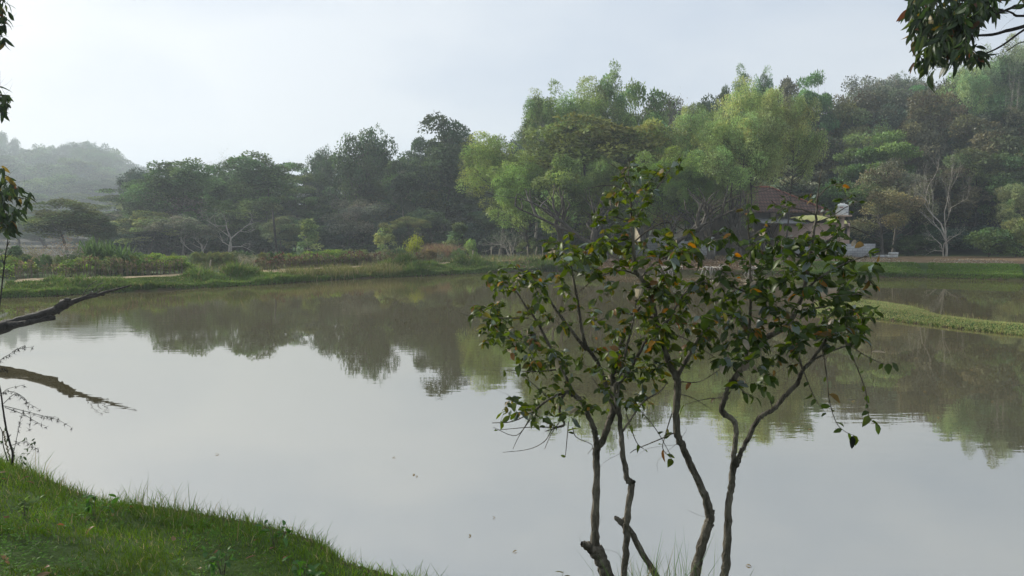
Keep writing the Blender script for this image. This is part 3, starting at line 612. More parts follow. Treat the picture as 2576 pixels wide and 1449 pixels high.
# scrub between path and wood
def scrub(name, label, boxes, n, hr, col, fd, wr=(.03, .06), kind='stuff'):
    A = []
    for (px0, px1, D0, D1) in boxes:
        u = g.uniform(px0, px1, n); D = g.uniform(D0, D1, n); X = (u-1288)/FPX*D*1.0; A.append(np.column_stack([X, D]))
    p = np.concatenate(A); z = ground_h(p[:, 0], p[:, 1]); n_ = len(p)
    V, Q, C = blades(np.column_stack([p, z]), g.uniform(*hr, n_)*(.55+.6*(.5+.5*vn(p[:, 0], p[:, 1], .9, 4))), g.uniform(*wr, n_), .9, g, gcol(col, fd=fd)(p, p[:, 0], g, n_))
    o = mk(name, V, Q, M_GRASS, None, C); prop(o, label, 'scrub', None, kind); return o
scrub('weeds', 'grey brown weedy scrub between the path and the left bank woods', [(-40, 700, 40, 60), (560, 1400, 50, 62), (330, 900, 47, 60)], 5000, (.2, .6), (.11, .14, .06), .22)
scrub('dry_grass', 'reddish dry grass patch right of the yellow green bamboo clump', [(1092, 1158, 54, 62), (1060, 1140, 56, 62)], 1500, (.8, 1.5), (.17, .12, .08), .35, (.02, .04))
scrub('weeds', 'brown leaf litter weeds under the trees of the middle bank', [(1380, 2150, 52, 62)], 3000, (.08, .3), (.16, .13, .07), .4)
# leaf litter on the eroded middle bank
def litter_stuff(name, label, pts, g, Lr, cols):
    n = len(pts); z = ground_h(pts[:, 0], pts[:, 1]); ci = g.integers(0, len(cols), n)
    V, Q = leaf_quads(np.column_stack([pts, z+.015]), np.column_stack([g.standard_normal((n, 2)), g.normal(0, .25, n)]), np.column_stack([g.normal(0, .35, (n, 2)), np.ones(n)]), g.uniform(*Lr, n), Lr[1]*.4)
    o = mk(name, V, Q, M_GRASS, None, np.repeat(np.array(cols)[ci]*g.uniform(.6, 1.2, (n, 1)), 4, 0)); prop(o, label, 'leaf litter', None, 'stuff'); return o
pp = shore_samples(pf, 13, 20, 14000, .05, 7, g)
litter_stuff('leaf_litter', 'brown fallen leaves covering the eroded middle bank under the trees', pp, g, (.1, .24), [(.26, .18, .11), (.2, .13, .08), (.33, .27, .2), (.14, .12, .07)])
pp = shore_samples(pf, 20, 25, 5000, 2.9, 14, g, 1.2)
litter_stuff('leaf_litter', 'pale dry leaves scattered over the brown edge of the field', pp, g, (.08, .18), [(.45, .38, .26), (.36, .25, .15), (.5, .45, .36)])

# near bank: turf, broad-leaved ground cover and fringe of tall blades
def near_pts(n, x0, x1, y0, y1, g): return g.uniform([x0, y0], [x1, y1], (n, 2))
pp = near_pts(150000, -6.4, .6, 2.6, 9.4, g); dist = np.hypot(pp[:, 0], pp[:, 1]); keep = g.random(len(pp)) < np.clip((4.6/dist)**1.2, .25, 1); pp = pp[keep]
def hn(pts, dw, g): m = .5+.5*vn(pts[:, 0], pts[:, 1], 5, 12); return (.015+.05*m**1.5+.04*(dw < .5)*g.random(len(pts)))*g.uniform(.6, 1.5, len(pts))
grass_obj('turf', 'short green grass on the near bank at the lower left', pp, hn, lambda n, g: g.uniform(.003, .0065, n), 1.1, gcol((.105, .195, .028), dry=(.36, .32, .17), fd=.08, sc=4.5), g)
npl = np.array(pond[NFAR+7:])   # near shore walked right to left
i_a = 0
fr = []
seg = np.array([(-.2, 4.27), (-.57, 4.57), (-1.0, 4.96), (-1.45, 5.26), (-2.0, 5.56), (-2.65, 5.8), (-3.4, 6.1), (-4.2, 6.55), (-5.4, 7.4), (-7, 9.0)])
fr = shore_samples(seg[::-1], 0, 9, 4200, -.45, .12, g)
cl = (.5+.5*vn(fr[:, 0], fr[:, 1], 7, 44))
fr = fr[cl > .42]
grass_obj('fringe_grass', 'tall thin grass blades along the edge of the near bank', fr, lambda p, d, g: (.04+.19*g.random(len(p))**2)*(.4+.9*(.5+.5*vn(p[:, 0], p[:, 1], 5, 46))), lambda n, g: g.uniform(.003, .006, n), .8, gcol((.085, .15, .035), fd=.12), g)
pp = near_pts(34000, -6.4, .4, 2.8, 8.4, g); m = vn(pp[:, 0], pp[:, 1], 2.2, 70); pp = pp[(m+.25*(5.4-pp[:, 1]) > g.normal(.35, .22, len(pp)))]; h_, dw_, _ = ground_h(pp[:, 0], pp[:, 1], True); k = dw_ > .35; pp = pp[k]; h_ = h_[k]; n = len(pp)
Vs, Qs, Cs = [], [], []; o_ = 0
for q in range(4):
    a = g.uniform(0, 6.28, n)*0+q*1.57+g.uniform(0, 6.28, n); d_ = np.column_stack([np.cos(a), np.sin(a), g.uniform(-.1, .5, n)])
    V, Q = leaf_quads(np.column_stack([pp, h_+g.uniform(.02, .07, n)]), d_, np.column_stack([g.normal(0, .2, (n, 2)), np.ones(n)]), g.uniform(.014, .034, n), .015)
    Vs.append(V); Qs.append(Q+o_); o_ += len(V); cc = np.array([.075, .165, .025])*g.uniform(.6, 1.35, (n, 1)); Cs.append(np.repeat(cc, 4, 0))
prop(mk('ground_cover', np.concatenate(Vs), np.concatenate(Qs), M_GRASS, None, np.concatenate(Cs)), 'low broad leaved green herbs carpeting the near bank', 'ground cover', None, 'stuff')

# ------------------------------------------------------------------ detailed leaves for close things
def big_leaves(A, base, d, nrm, Ln, wr, cols, g, curl=.25, pointy=1.0):
    """ovate pointed leaf: 6 stations, folded along the midrib, drooping"""
    st = np.array([0, .14, .34, .58, .82, 1.0]); wd = np.array([.08, .74, 1.0, .98, .60, .03]) if pointy < 2 else np.array([.05, .55, .95, .8, .35, .02])
    n = len(base); d = unit(d); s = unit(np.cross(d, nrm)); up = np.cross(s, d)
    cu = g.uniform(curl*.3, curl*1.5, n); fold = g.uniform(.1, .5, n); tw = g.normal(0, .35, n)
    V = np.zeros((n, 6, 3, 3))
    for k, (t, w) in enumerate(zip(st, wd)):
        x = t*Ln; zc = -cu*Ln*t*t; w_ = w*Ln*wr*.5*(1+.08*g.standard_normal(n)); ang = tw*t
        sd_ = s*np.cos(ang)[:, None]+up*np.sin(ang)[:, None]; ud = up*np.cos(ang)[:, None]-s*np.sin(ang)[:, None]
        mid = base+d*x[:, None]+up*zc[:, None]
        V[:, k, 1] = mid; V[:, k, 0] = mid+sd_*w_[:, None]+ud*(w_*fold)[:, None]; V[:, k, 2] = mid-sd_*w_[:, None]+ud*(w_*fold)[:, None]
    i = np.arange(n)[:, None, None]*18; r_ = np.arange(5)[None, :, None]*3; c_ = np.arange(2)[None, None]
    Q = np.stack([i+r_+c_, i+r_+c_+1, i+r_+c_+4, i+r_+c_+3], -1).reshape(-1, 4)
    C = np.repeat(cols, 18, 0).reshape(n, 18, 3)*g.uniform(.85, 1.15, (n, 18, 1))
    A.add(V.reshape(-1, 3), Q, C.reshape(-1, 3))
LC = [((.055, .09, .012), .58), ((.095, .14, .015), .24), ((.15, .14, .015), .08), ((.30, .16, .02), .018), ((.20, .11, .035), .02), ((.16, .2, .17), .07), ((.3, .27, .2), .025)]
def leaf_colours(n, g, table=LC):
    w = np.array([b for a, b in table]); w = w/w.sum(); k = g.choice(len(table), n, p=w); return np.array([a for a, b in table])[k]*g.uniform(.7, 1.3, (n, 1))
def px_line(pts, D, dj=None):
    """pts: (px,py[,radius px[,depth offset]]) -> world points, radii"""
    out = []; rad = []
    for q in pts:
        d = D+(q[3] if len(q) > 3 else 0); out.append(P(q[0], q[1], d)); rad.append((q[2] if len(q) > 2 else 3)*mpp(d))
    return np.array(out), np.array(rad)
def in_poly(pl, x, y): return bool(sdf(np.array(pl, float), np.array([x]), np.array([y]))[0] < 0)
def make_sapling(name, label, D, stems, limbs, regions, seed, extra=(), twig_r=.0012, leaf=(.028, .068), table=LC, per=(5, 9), bark=None, cat='small tree', group=None, wr=.52, droop=.35, group_depth=.38, curl=.3, trunk_sides=9):
    g = np.random.default_rng(seed); T = Acc(); B = Acc(); F = Acc(); nodes = []; nrad = []
    root = None
    for st in stems:
        p, r = px_line(st, D); ln = smooth_line(p, 5); rr_ = np.interp(np.linspace(0, len(r)-1, len(ln)), np.arange(len(r)), r)
        if root is None: root = ln[0].copy()
        ln = ln+g.normal(0, .0022, ln.shape); rk = rr_*(1+.10*np.sin(np.arange(len(ln))*1.9)*g.random(len(ln)))
        V, Q = tube(ln, rk, trunk_sides, .07, g); T.add(V, Q); nodes += list(ln[len(ln)//3:]); nrad += list(rr_[len(ln)//3:])
    for st in limbs:
        p, r = px_line(st, D); ln = smooth_line(p, 4); rr_ = np.interp(np.linspace(0, len(r)-1, len(ln)), np.arange(len(r)), r)
        V, Q = tube(ln, rr_, 6, .05, g); B.add(V, Q); nodes += list(ln); nrad += list(rr_)
    nodes = [np.array(n) for n in nodes]; tg = []; tsc = []; lf_b, lf_d, lf_s = [], [], []
    for pl, cnt, dz, *sc_ in regions:
        xs, ys = zip(*pl); c = 0; tsc += [sc_[0] if sc_ else 1.0]*cnt
        while c < cnt:
            x = g.uniform(min(xs), max(xs)); y = g.uniform(min(ys), max(ys))
            if in_poly(pl, x, y): tg.append(P(x, y, D+g.normal(dz, group_depth*.6))); c += 1
    tg = np.array(tg); NA = np.array(nodes)
    order = np.argsort([np.min(np.linalg.norm(NA-t, axis=1)) for t in tg])
    for oi in order:
        t = tg[oi]; NA = np.array(nodes); dd = np.linalg.norm(NA-t, axis=1)*(1+.15*g.random(len(NA))); k = int(np.argmin(dd)); b = NA[k]; L_ = np.linalg.norm(t-b)
        if L_ < .02: continue
        mid = (b+t)/2+np.array([g.normal(0, .1), g.normal(0, .1), g.uniform(.02, .16)])*L_
        ln = smooth_line([b, mid, t], 4); r0 = max(twig_r, min(nrad[k]*.6, twig_r*2.2))
        V, Q = tube(ln, np.linspace(r0, twig_r*.8, len(ln)), 4); B.add(V, Q)
        for q in ln[3:]: nodes.append(q); nrad.append(r0*.8)
        m = int(g.integers(*per)); fr_ = g.uniform(.25, 1, m); fr_[0] = 1
        tdir = unit(t-b)
        for f in fr_:
            pos = np.array([np.interp(f*(len(ln)-1), np.arange(len(ln)), ln[:, q]) for q in range(3)]); lf_b.append(pos); lf_s.append(tsc[oi])
            side = unit(np.cross(tdir, np.array([0, 0, 1.]))); sg = 1 if g.random() < .5 else -1
            lf_d.append(tdir*.45+side*sg*.75+np.array([0, 0, -droop])+g.normal(0, .32, 3))
    for _ in range(int(len(tg)*.35)):     # fine bare twigs
        b = nodes[g.integers(len(nodes))]; L_ = g.uniform(.08, .3); d_ = unit(g.normal(0, 1, 3)+np.array([0, 0, -.1])); t = b+d_*L_
        V, Q = tube(smooth_line([b, (b+t)/2+g.normal(0, .12, 3)*L_, t], 3), np.linspace(twig_r, twig_r*.5, 7), 3); B.add(V, Q)
    for st, nl in extra:     # long hanging twigs with leaves along them
        p, r = px_line(st, D); ln = smooth_line(p, 5); V, Q = tube(ln, np.linspace(r[0], max(.0007, r[-1]), len(ln)), 4); B.add(V, Q)
        for f in np.linspace(.2, 1, nl) if nl else []:
            pos = np.array([np.interp(f*(len(ln)-1), np.arange(len(ln)), ln[:, q]) for q in range(3)]); lf_b.append(pos); lf_s.append(1.0); lf_d.append(g.normal(0, .5, 3)+np.array([0, 0, -.5]))
    e = empty(name, (root[0], root[1], gz(root[0], root[1]))); off = np.array(e.location)
    lb = np.array(lf_b); n = len(lb); nr = unit(g.normal(0, .55, (n, 3))+np.array([0, -.25, .75]))
    big_leaves(F, lb, np.array(lf_d), nr, (leaf[0]+(leaf[1]-leaf[0])*g.random(n)**1.6)*np.array(lf_s), wr, leaf_colours(n, g, table), g, curl)
    for A, nm, mt, smt in ((T, 'trunk', bark or M_SBARK, True), (B, 'branches', bark or M_SBARK, True), (F, 'foliage', M_FLEAF, False)):
        if A.n: A.V = [v-off for v in A.V]; A.obj(nm, mt, e, smt)
    return prop(e, label, cat, group)

# the clump of slender trees at the water's edge
gA = 'slender trees at the near water edge'
make_sapling('slender_tree', 'slender tree growing from a broken knobby stump, leftmost at the near water edge', 4.3,
    [[(1560,1510,22),(1530,1455,19),(1514,1412,18),(1500,1378,17),(1497,1362,12),(1498,1281,9.5),(1501,1175,9),(1500,1126,9.5)],
     [(1502,1392,16),(1484,1378,13),(1470,1370,9),(1462,1366,5)],
     [(1500,1128,8.5),(1498,1098,7.5),(1494,1078,7),(1481,1047,6.5),(1468,1016,6),(1450,998,6),(1424,985,5)],
     [(1502,1130,9),(1518,1104,8.5),(1532,1062,8.5),(1543,1033,8),(1546,985,7.5),(1541,945,7),(1552,905,6),(1566,856,5),(1596,796,4),(1611,770,3)]],
    [[(1543,1000,6),(1526,974,5.5),(1505,915,5),(1474,870,5),(1463,826,4.5),(1452,752,3.6),(1438,680,2.8),(1433,641,2),(1432,598,1.2)],
     [(1450,998,5),(1446,996,4.5),(1414,930,4),(1380,865,3.6),(1348,805,3),(1322,770,2.4),(1300,735,1.6),(1270,705,1)],
     [(1474,880,4.5),(1440,835,4),(1400,781,3.4),(1370,735,3),(1348,707,2.6),(1318,682,1.8),(1280,675,1),(1222,690,.8)],
     [(1424,985,4.5),(1412,1005,4),(1408,1040,3.6),(1420,1068,3),(1400,1076,2),(1372,1085,1.2)],
     [(1424,985,4),(1380,1005,3),(1340,1035,2.2),(1290,1060,1.4),(1238,1064,1)],
     [(1330,800,2),(1260,800,1.5),(1215,800,1.1),(1165,790,.9)],
     [(1348,840,2.4),(1300,850,1.6),(1245,850,1)],
     [(1400,930,2.2),(1340,935,1.4),(1275,930,.9)]],
    [([(1433,590),(1480,650),(1520,700),(1420,700),(1370,640),(1362,600)], 34, 0),
     ([(1215,688),(1300,665),(1420,690),(1470,760),(1430,900),(1380,960),(1320,900),(1250,800)], 90, 0),
     ([(1180,780),(1225,690),(1280,690),(1270,760),(1290,900),(1210,870)], 24, 0, .9), ([(1165,785),(1230,790),(1290,800),(1330,870),(1250,870),(1235,840)], 16, 0),
     ([(1290,860),(1420,860),(1560,860),(1580,960),(1540,1040),(1420,1060),(1330,1000),(1270,940)], 72, 0),
     ([(1240,1062),(1290,980),(1330,1000),(1420,1060),(1350,1075)], 14, 0)], 101,
    extra=[([(1420,1068,1.6),(1390,1080,1.2),(1370,1110,1),(1330,1130,.7),(1265,1138,.6)], 0), ([(1408,1060,1.4),(1385,1095,1),(1370,1130,.7)], 0), ([(1400,1075,1.5),(1330,1075,1),(1250,1082,.7)], 2),
           ([(1440,1075,1.3),(1450,1100,1),(1490,1120,.8),(1478,1143,.6)], 1), ([(1430,1060,1.3),(1425,1120,1),(1422,1150,.7)], 2), ([(1340,1040,1.4),(1300,1095,1),(1240,1075,.6)], 0),
           ([(1380,1000,1.2),(1320,950,.9),(1268,930,.6)], 3), ([(1360,1020,1.3),(1310,1090,.9),(1290,1130,.6)], 0)], group=gA)
make_sapling('slender_tree', 'thin crooked tree between the stump grown one and the leaning dead stub', 4.1,
    [[(1566,1520,9),(1568,1449,8.5),(1576,1361,8.5),(1577,1326,8.5),(1583,1263,8.5),(1590,1219,9),(1585,1212,9),(1577,1200,7.5),(1568,1148,7),(1563,1100,6.5),(1560,1047,6),(1550,1000,5.5),(1544,975,5),(1574,944,4.5),(1596,911,4),(1622,863,3.6),(1652,826,3),(1690,800,2)]],
    [[(1552,1000,4),(1562,940,3.5),(1575,880,3),(1590,820,2.5),(1600,760,1.6)], [(1563,1090,3),(1590,1050,2.6),(1620,1010,2.2),(1660,985,1.6),(1680,960,1)], [(1563,1060,2.5),(1540,1020,2),(1515,985,1.5),(1490,950,1)]],
    [([(1500,720),(1640,700),(1700,780),(1690,930),(1640,1020),(1540,1030),(1480,900),(1480,790)], 105, .05)], 102,
    extra=[([(1575,1040,1.5),(1600,1110,1.1),(1620,1130,.8)], 3), ([(1600,1020,1.4),(1650,1080,1),(1690,1150,.7)], 3)], group=gA)
make_sapling('slender_tree', 'thick bent dark tree with the tallest central shoot, middle of the near water edge', 4.2,
    [[(1728,1540,19),(1747,1449,13.5),(1760,1392,12),(1778,1334,12.5),(1785,1308,12),(1778,1264,10.5),(1760,1215,9.5),(1734,1162,9.5),(1716,1122,9.5),(1703,1087,9),(1701,1025,9),(1705,971,9.5),(1701,948,9.5),(1685,918,8),(1670,874,7),(1658,838,7),(1641,771,7),(1633,725,6.5),(1611,700,5.5),(1600,683,5),(1594,633,4.5),(1589,563,3.6),(1586,508,2.8),(1583,452,2),(1583,400,1)],
     [(1782,1312,9),(1790,1296,6.5),(1794,1284,4.5)], [(1716,1122,6),(1704,1112,4)]],
    [[(1703,948,7),(1714,925,6.5),(1725,909,6),(1747,869,5),(1765,838,4.5),(1783,825,3),(1800,790,2),(1822,750,1.4)],
     [(1590,560,2),(1620,520,1.8),(1655,470,1.5),(1690,420,1.1),(1712,392,.8)], [(1586,470,1.6),(1560,430,1.1),(1530,408,.7)], [(1586,500,1.8),(1555,470,1.3),(1510,468,.8),(1468,478,.6)],
     [(1589,560,2),(1540,545,1.5),(1500,560,1.1),(1460,585,.8)], [(1592,600,2.2),(1540,605,1.6),(1480,622,1.1),(1430,640,.7)], [(1594,610,2.2),(1630,580,1.8),(1680,560,1.4),(1740,590,1)],
     [(1600,690,2.6),(1560,680,2),(1500,700,1.5),(1450,740,1)], [(1611,700,2.6),(1650,660,2.2),(1700,640,1.6),(1760,625,1)], [(1586,540,1.8),(1625,510,1.4),(1660,480,.9)],
     [(1660,840,4),(1690,790,3),(1720,740,2.4),(1760,700,1.6)], [(1645,800,4),(1600,790,3),(1550,790,2),(1500,810,1.2)]],
    [([(1583,402),(1640,430),(1715,395),(1720,430),(1660,480),(1640,560),(1560,600),(1490,600),(1470,560),(1520,480)], 72, 0, .78),
     ([(1450,600),(1560,590),(1680,560),(1760,590),(1790,680),(1740,760),(1640,760),(1560,740),(1470,690)], 100, 0),
     ([(1620,740),(1780,700),(1830,760),(1800,860),(1740,930),(1650,920),(1600,840)], 72, .05)], 103,
    extra=[([(1704,1085,2),(1660,1105,1.4),(1600,1130,1),(1585,1140,.7)], 0), ([(1703,990,1.5),(1740,1000,1),(1790,1030,.6)], 0), ([(1690,1040,1.6),(1672,1100,1.2),(1668,1130,1),(1690,1155,.8)], 6),
           ([(1705,960,1.6),(1760,960,1.1),(1810,930,.8),(1850,910,.5)], 3), ([(1655,830,1.6),(1720,850,1.2),(1800,900,.8)], 5)], leaf=(.03, .075), group=gA)
make_sapling('slender_tree', 'reddish barked forked tree with the densest dark foliage, rightmost at the near water edge', 4.1,
    [[(1818,1540,13),(1822,1449,11),(1826,1410,11.5),(1831,1340,10),(1833,1264,8.5),(1840,1219,8.5),(1844,1175,8),(1849,1126,6.5),(1851,1085,6.2),(1848,1064,6.5),(1840,1052,7),(1822,1042,7.5),(1816,1025,7),(1827,993,7),(1840,962,7),(1867,927,7.5),(1893,896,7.5),(1915,865,7.5),(1936,846,6.5),(1960,832,6.5),(1988,808,6),(2003,780,5.5),(2017,746,5),(2030,694,4.5),(2040,639,4),(2050,571,3.4),(2055,526,2.6),(2059,467,1.6),(2069,422,.9)],
     [(1846,1180,7),(1856,1160,6.5),(1867,1131,6.2),(1884,1100,6),(1906,1055,6.2),(1924,1042,6.2),(1946,1029,6.2),(1973,998,6),(2004,967,5.5),(2017,936,5.2),(2044,905,4.6),(2070,865,4),(2100,820,2.6)]],
    [[(1870,925,4.5),(1880,880,4),(1887,800,3.6),(1889,727,3.2),(1886,629,2.6),(1881,532,1.8),(1884,488,1)],
     [(2017,740,3),(2060,700,2.6),(2110,670,2),(2160,650,1.4),(2205,640,.9)], [(2040,640,2.6),(2090,600,2),(2130,570,1.5),(2185,590,.9)], [(2052,560,2),(2090,545,1.6),(2130,520,1.1),(2165,505,.7)],
     [(2052,540,2),(2010,525,1.5),(1960,520,1),(1935,500,.7)], [(2055,500,1.6),(2085,470,1.1),(2130,455,.8)], [(2035,660,2.6),(1990,630,2),(1950,600,1.4),(1930,560,.9)],
     [(1886,640,2),(1850,610,1.6),(1810,590,1.1),(1770,600,.8)], [(1889,740,2.4),(1840,720,2),(1800,700,1.4),(1750,715,1)], [(1885,600,1.8),(1920,575,1.3),(1950,560,.9)],
     [(2070,865,3),(2100,830,2.6),(2140,800,2),(2180,790,1.4),(2204,822,.8)], [(2044,905,3),(2100,880,2.2),(2160,860,1.4)], [(2004,780,3),(2080,770,2.4),(2150,740,1.6),(2190,750,1)],
     [(2019,930,3.4),(2010,900,3),(2000,870,2.4)], [(1915,865,3),(1890,830,2.4),(1850,800,1.8),(1800,800,1.2)]],
    [([(2066,425),(2130,450),(2165,505),(2120,560),(2040,580),(1960,540),(1930,500),(2030,500)], 26, 0, .6),
     ([(1940,545),(2040,560),(2110,560),(2150,600),(2040,630),(1940,640)], 30, 0, .8), ([(1884,490),(1930,560),(1950,640),(1880,680),(1780,660),(1760,600),(1830,560)], 46, 0, .75),
     ([(1940,610),(2030,590),(2110,615),(2185,600),(2212,650),(2200,760),(2200,850),(2100,880),(2000,860),(1930,800),(1900,680)], 170, 0),
     ([(1760,690),(1900,680),(1960,800),(2050,880),(2000,930),(1900,1000),(1840,960),(1790,880),(1740,800)], 105, 0)], 104,
    extra=[([(2100,832,2),(2125,858,1.6),(2153,917,1.4),(2177,983,1.2),(2184,1035,1),(2190,1055,.8),(2212,1070,.6)], 13), ([(2110,845,1.6),(2163,886,1.2),(2219,914,.9),(2245,912,.5)], 6),
           ([(2069,875,1.8),(2080,949,1.4),(2087,1011,1.1),(2104,1063,.9),(2125,1085,.7),(2150,1096,.5)], 7), ([(2020,930,1.5),(2040,980,1.1),(2055,1010,.8),(2078,1040,.5)], 5), ([(2150,800,1.4),(2190,870,1),(2190,900,.7)], 4),
           ([(1816,1000,1.6),(1770,1005,1.1),(1722,1018,.6)], 2), ([(1840,950,1.6),(1870,985,1.2),(1900,1000,.8)], 7), ([(1944,1030,1.4),(1935,1000,1),(1925,985,.6)], 2)], leaf=(.034, .08),
    table=[((.042, .074, .012), .66), ((.075, .115, .012), .17), ((.32, .16, .02), .018), ((.16, .11, .03), .02), ((.15, .19, .17), .07), ((.32, .28, .22), .025)], per=(4, 8), group=gA)
# the leaning dead stub
A = Acc(); g = np.random.default_rng(5)
p, r = px_line([(1680,1520,10),(1650,1449,9),(1632,1418,8.5),(1610,1383,8),(1588,1339,7.5),(1572,1322,8),(1560,1312,7.5),(1550,1303,6),(1547,1299,3)], 4.35)
V, Q = tube(smooth_line(p, 4), np.interp(np.linspace(0, 8, 33), range(9), r), 9, .1, g); A.add(V, Q)
p, r = px_line([(1566,1316,5),(1570,1305,5),(1574,1300,3)], 4.35); V, Q = tube(p, r, 6, .1, g); A.add(V, Q)
prop(A.obj('dead_stub', M_SBARK, None, True), 'leaning grey dead stub crossing behind the thin crooked tree', 'dead stub')
# grass tufts at their feet
def tuft(name, label, px, D, n, hr, seed, col=(.09, .17, .05), spread=.16, cat='grass tuft', group=None, w=(.003, .006)):
    g = np.random.default_rng(seed); c = P(px, 1440, D); q = np.column_stack([c[0]+g.normal(0, spread, n), D+g.normal(0, spread*.5, n)]); z = np.maximum(ground_h(q[:, 0], q[:, 1]), -.05)
    V, Q, C = blades(np.column_stack([q, z]), g.uniform(*hr, n), g.uniform(*w, n), .55, g, gcol(col, fd=.1)(q, q[:, 0], g, n)); return prop(mk(name, V, Q, M_GRASS, None, C), label, cat, group)
tuft('grass_tuft', 'tuft of thin grass between the thin crooked tree and the leaning dead stub', 1600, 4.25, 60, (.12, .36), 1)
tuft('grass_tuft', 'spiky grass tuft right of the leaning dead stub', 1655, 4.3, 75, (.15, .42), 2)
tuft('grass_tuft', 'sparse grass blades around the foot of the thick bent dark tree', 1735, 4.1, 30, (.15, .42), 3)
tuft('grass_tuft', 'few blades left of the foot of the thin crooked tree', 1545, 4.2, 35, (.1, .28), 4)

# ------------------------------------------------------------------ overhanging boughs from trees just outside the frame
LT = [((.03, .055, .02), .7), ((.05, .075, .02), .18), ((.16, .13, .03), .05), ((.12, .06, .03), .03), ((.13, .16, .12), .04)]
o1 = make_sapling('overhanging_tree', 'dark leafed bough hanging into the top right corner', 7.2,
    [[(3320,900,60,-3.8),(3300,560,55,-3.8),(3230,250,42,-3.4),(3060,60,26,-2.0),(2900,-10,16,-1.0),(2760,20,10,-.3)]],
    [[(2760,20,8),(2640,40,6),(2576,66,5),(2530,78,4.5),(2497,87,3.6),(2430,93,2.6),(2364,117,1.6),(2320,150,1)], [(2640,40,4),(2576,75,3),(2517,117,2.4),(2472,137,1.8),(2430,150,1.2)],
     [(2760,20,6),(2576,14,4),(2540,22,3.4),(2470,50,2.6),(2380,90,1.8),(2330,150,1)], [(2760,20,5),(2576,40,3),(2540,30,2.2),(2460,10,1.8),(2380,-10,1.4)], [(2460,10,2),(2380,20,1.6),(2310,30,1)], [(2700,60,3),(2640,120,2),(2576,105,1.4),(2530,130,1)]],
    [([(2287,-40),(2276,20),(2290,80),(2285,120),(2312,178),(2350,205),(2400,165),(2450,160),(2480,160),(2478,130),(2440,90),(2470,50),(2520,10),(2560,-40)], 150, 0),
     ([(2300,0),(2300,100),(2330,150),(2440,140),(2440,60),(2420,0)], 100, 0), ([(2560,-60),(2576,10),(2700,20),(2760,-60)], 40, 0)], 201,
    leaf=(.09, .155), table=LT, per=(4, 7), wr=.36, droop=1.1, curl=.5, bark=M_DEADWOOD, cat='tree', group_depth=.7)
o2 = make_sapling('overhanging_tree', 'dark leafy boughs poking in from the left edge of the frame', 8.2,
    [[(-560,1130,50,-.2),(-540,820,44),(-500,500,36),(-430,200,26),(-360,-60,18),(-300,-200,12)]],
    [[(-540,640,14),(-400,560,9),(-250,500,7),(-120,470,5),(-40,470,3.5),(20,490,2.2),(60,500,1)], [(-120,470,3.6),(-40,520,2.4),(10,545,1.6),(40,560,1)], [(-120,470,3.6),(-40,430,2.4),(5,430,1.4)],
     [(-430,200,12),(-260,170,8),(-120,190,5),(-40,225,3),(5,240,1.4)], [(-360,-60,10),(-200,-30,6),(-80,0,4),(-10,30,2),(15,60,1)]],
    [([(-60,420),(5,405),(20,460),(60,470),(84,490),(70,530),(50,560),(20,585),(-60,590)], 95, 0), ([(-200,420),(-60,420),(-60,590),(-200,560)], 40, 0),
     ([(-90,200),(0,215),(24,240),(22,275),(0,295),(-90,290)], 50, 0), ([(-90,-60),(0,-40),(25,20),(18,70),(5,118),(-90,120)], 60, 0), ([(-300,-100),(-90,-100),(-90,200),(-300,180)], 40, 0)], 202,
    leaf=(.075, .13), table=LT, per=(4, 7), wr=.34, droop=1.0, curl=.5, bark=M_DEADWOOD, cat='tree', group_depth=.6)

# ------------------------------------------------------------------ dead branch over the water, left
A = Acc(); g = np.random.default_rng(9)
def limb(pts, D, k=10, rough=.09, m=4):
    p, r = px_line(pts, D); ln = smooth_line(p, m); V, Q = tube(ln, np.interp(np.linspace(0, len(r)-1, len(ln)), range(len(r)), r), k, rough, g); A.add(V, Q)
limb([(-180,880,26,-1.2),(-100,862,22,-.7),(0,826,15,-.3),(50,808,12.5),(100,793,10.5),(150,776,9.5),(178,762,7),(205,752,5.5),(240,744,4.4),(262,736,3.6),(300,726,2.4),(332,717,1.2)], 15.2)
limb([(140,780,11),(160,766,12),(172,756,9),(176,752,3)], 15.2, 8, .14, 3)
limb([(20,822,11,-.2),(70,812,7.5),(100,806,6),(138,801,4)], 15.1, 7)
limb([(100,806,5),(120,797,4),(138,797,3)], 15.1, 6); limb([(205,752,5),(232,740,3.6),(262,742,2.4)], 15.2, 6)
for a_ in ([(222,742),(250,715),(262,712)], [(205,748),(225,718),(246,706)], [(238,738),(262,722)]): limb([(x, y, .9) for x, y in a_], 15.2, 4, 0, 2)
prop(A.obj('dead_branch', M_DEADWOOD, None, True), 'thick dark dead branch reaching over the water from the left edge', 'branch')
# bare little sapling at the left edge
A = Acc(); limb([(-6,800,2.2),(2,745,2),(8,690,1.8),(14,640,1.5),(19,610,1.1),(20,590,.7)], 12.2, 6); limb([(13,650,1.2),(30,632,.7)], 12.2, 4, 0, 2); limb([(16,625,1.2),(24,606,.7)], 12.2, 4, 0, 2); limb([(10,665,1.2),(2,640,.7)], 12.2, 4, 0, 2)
prop(A.obj('bare_sapling', M_DEADWOOD, None, True), 'bare thin sapling stem standing at the left edge of the frame', 'sapling')
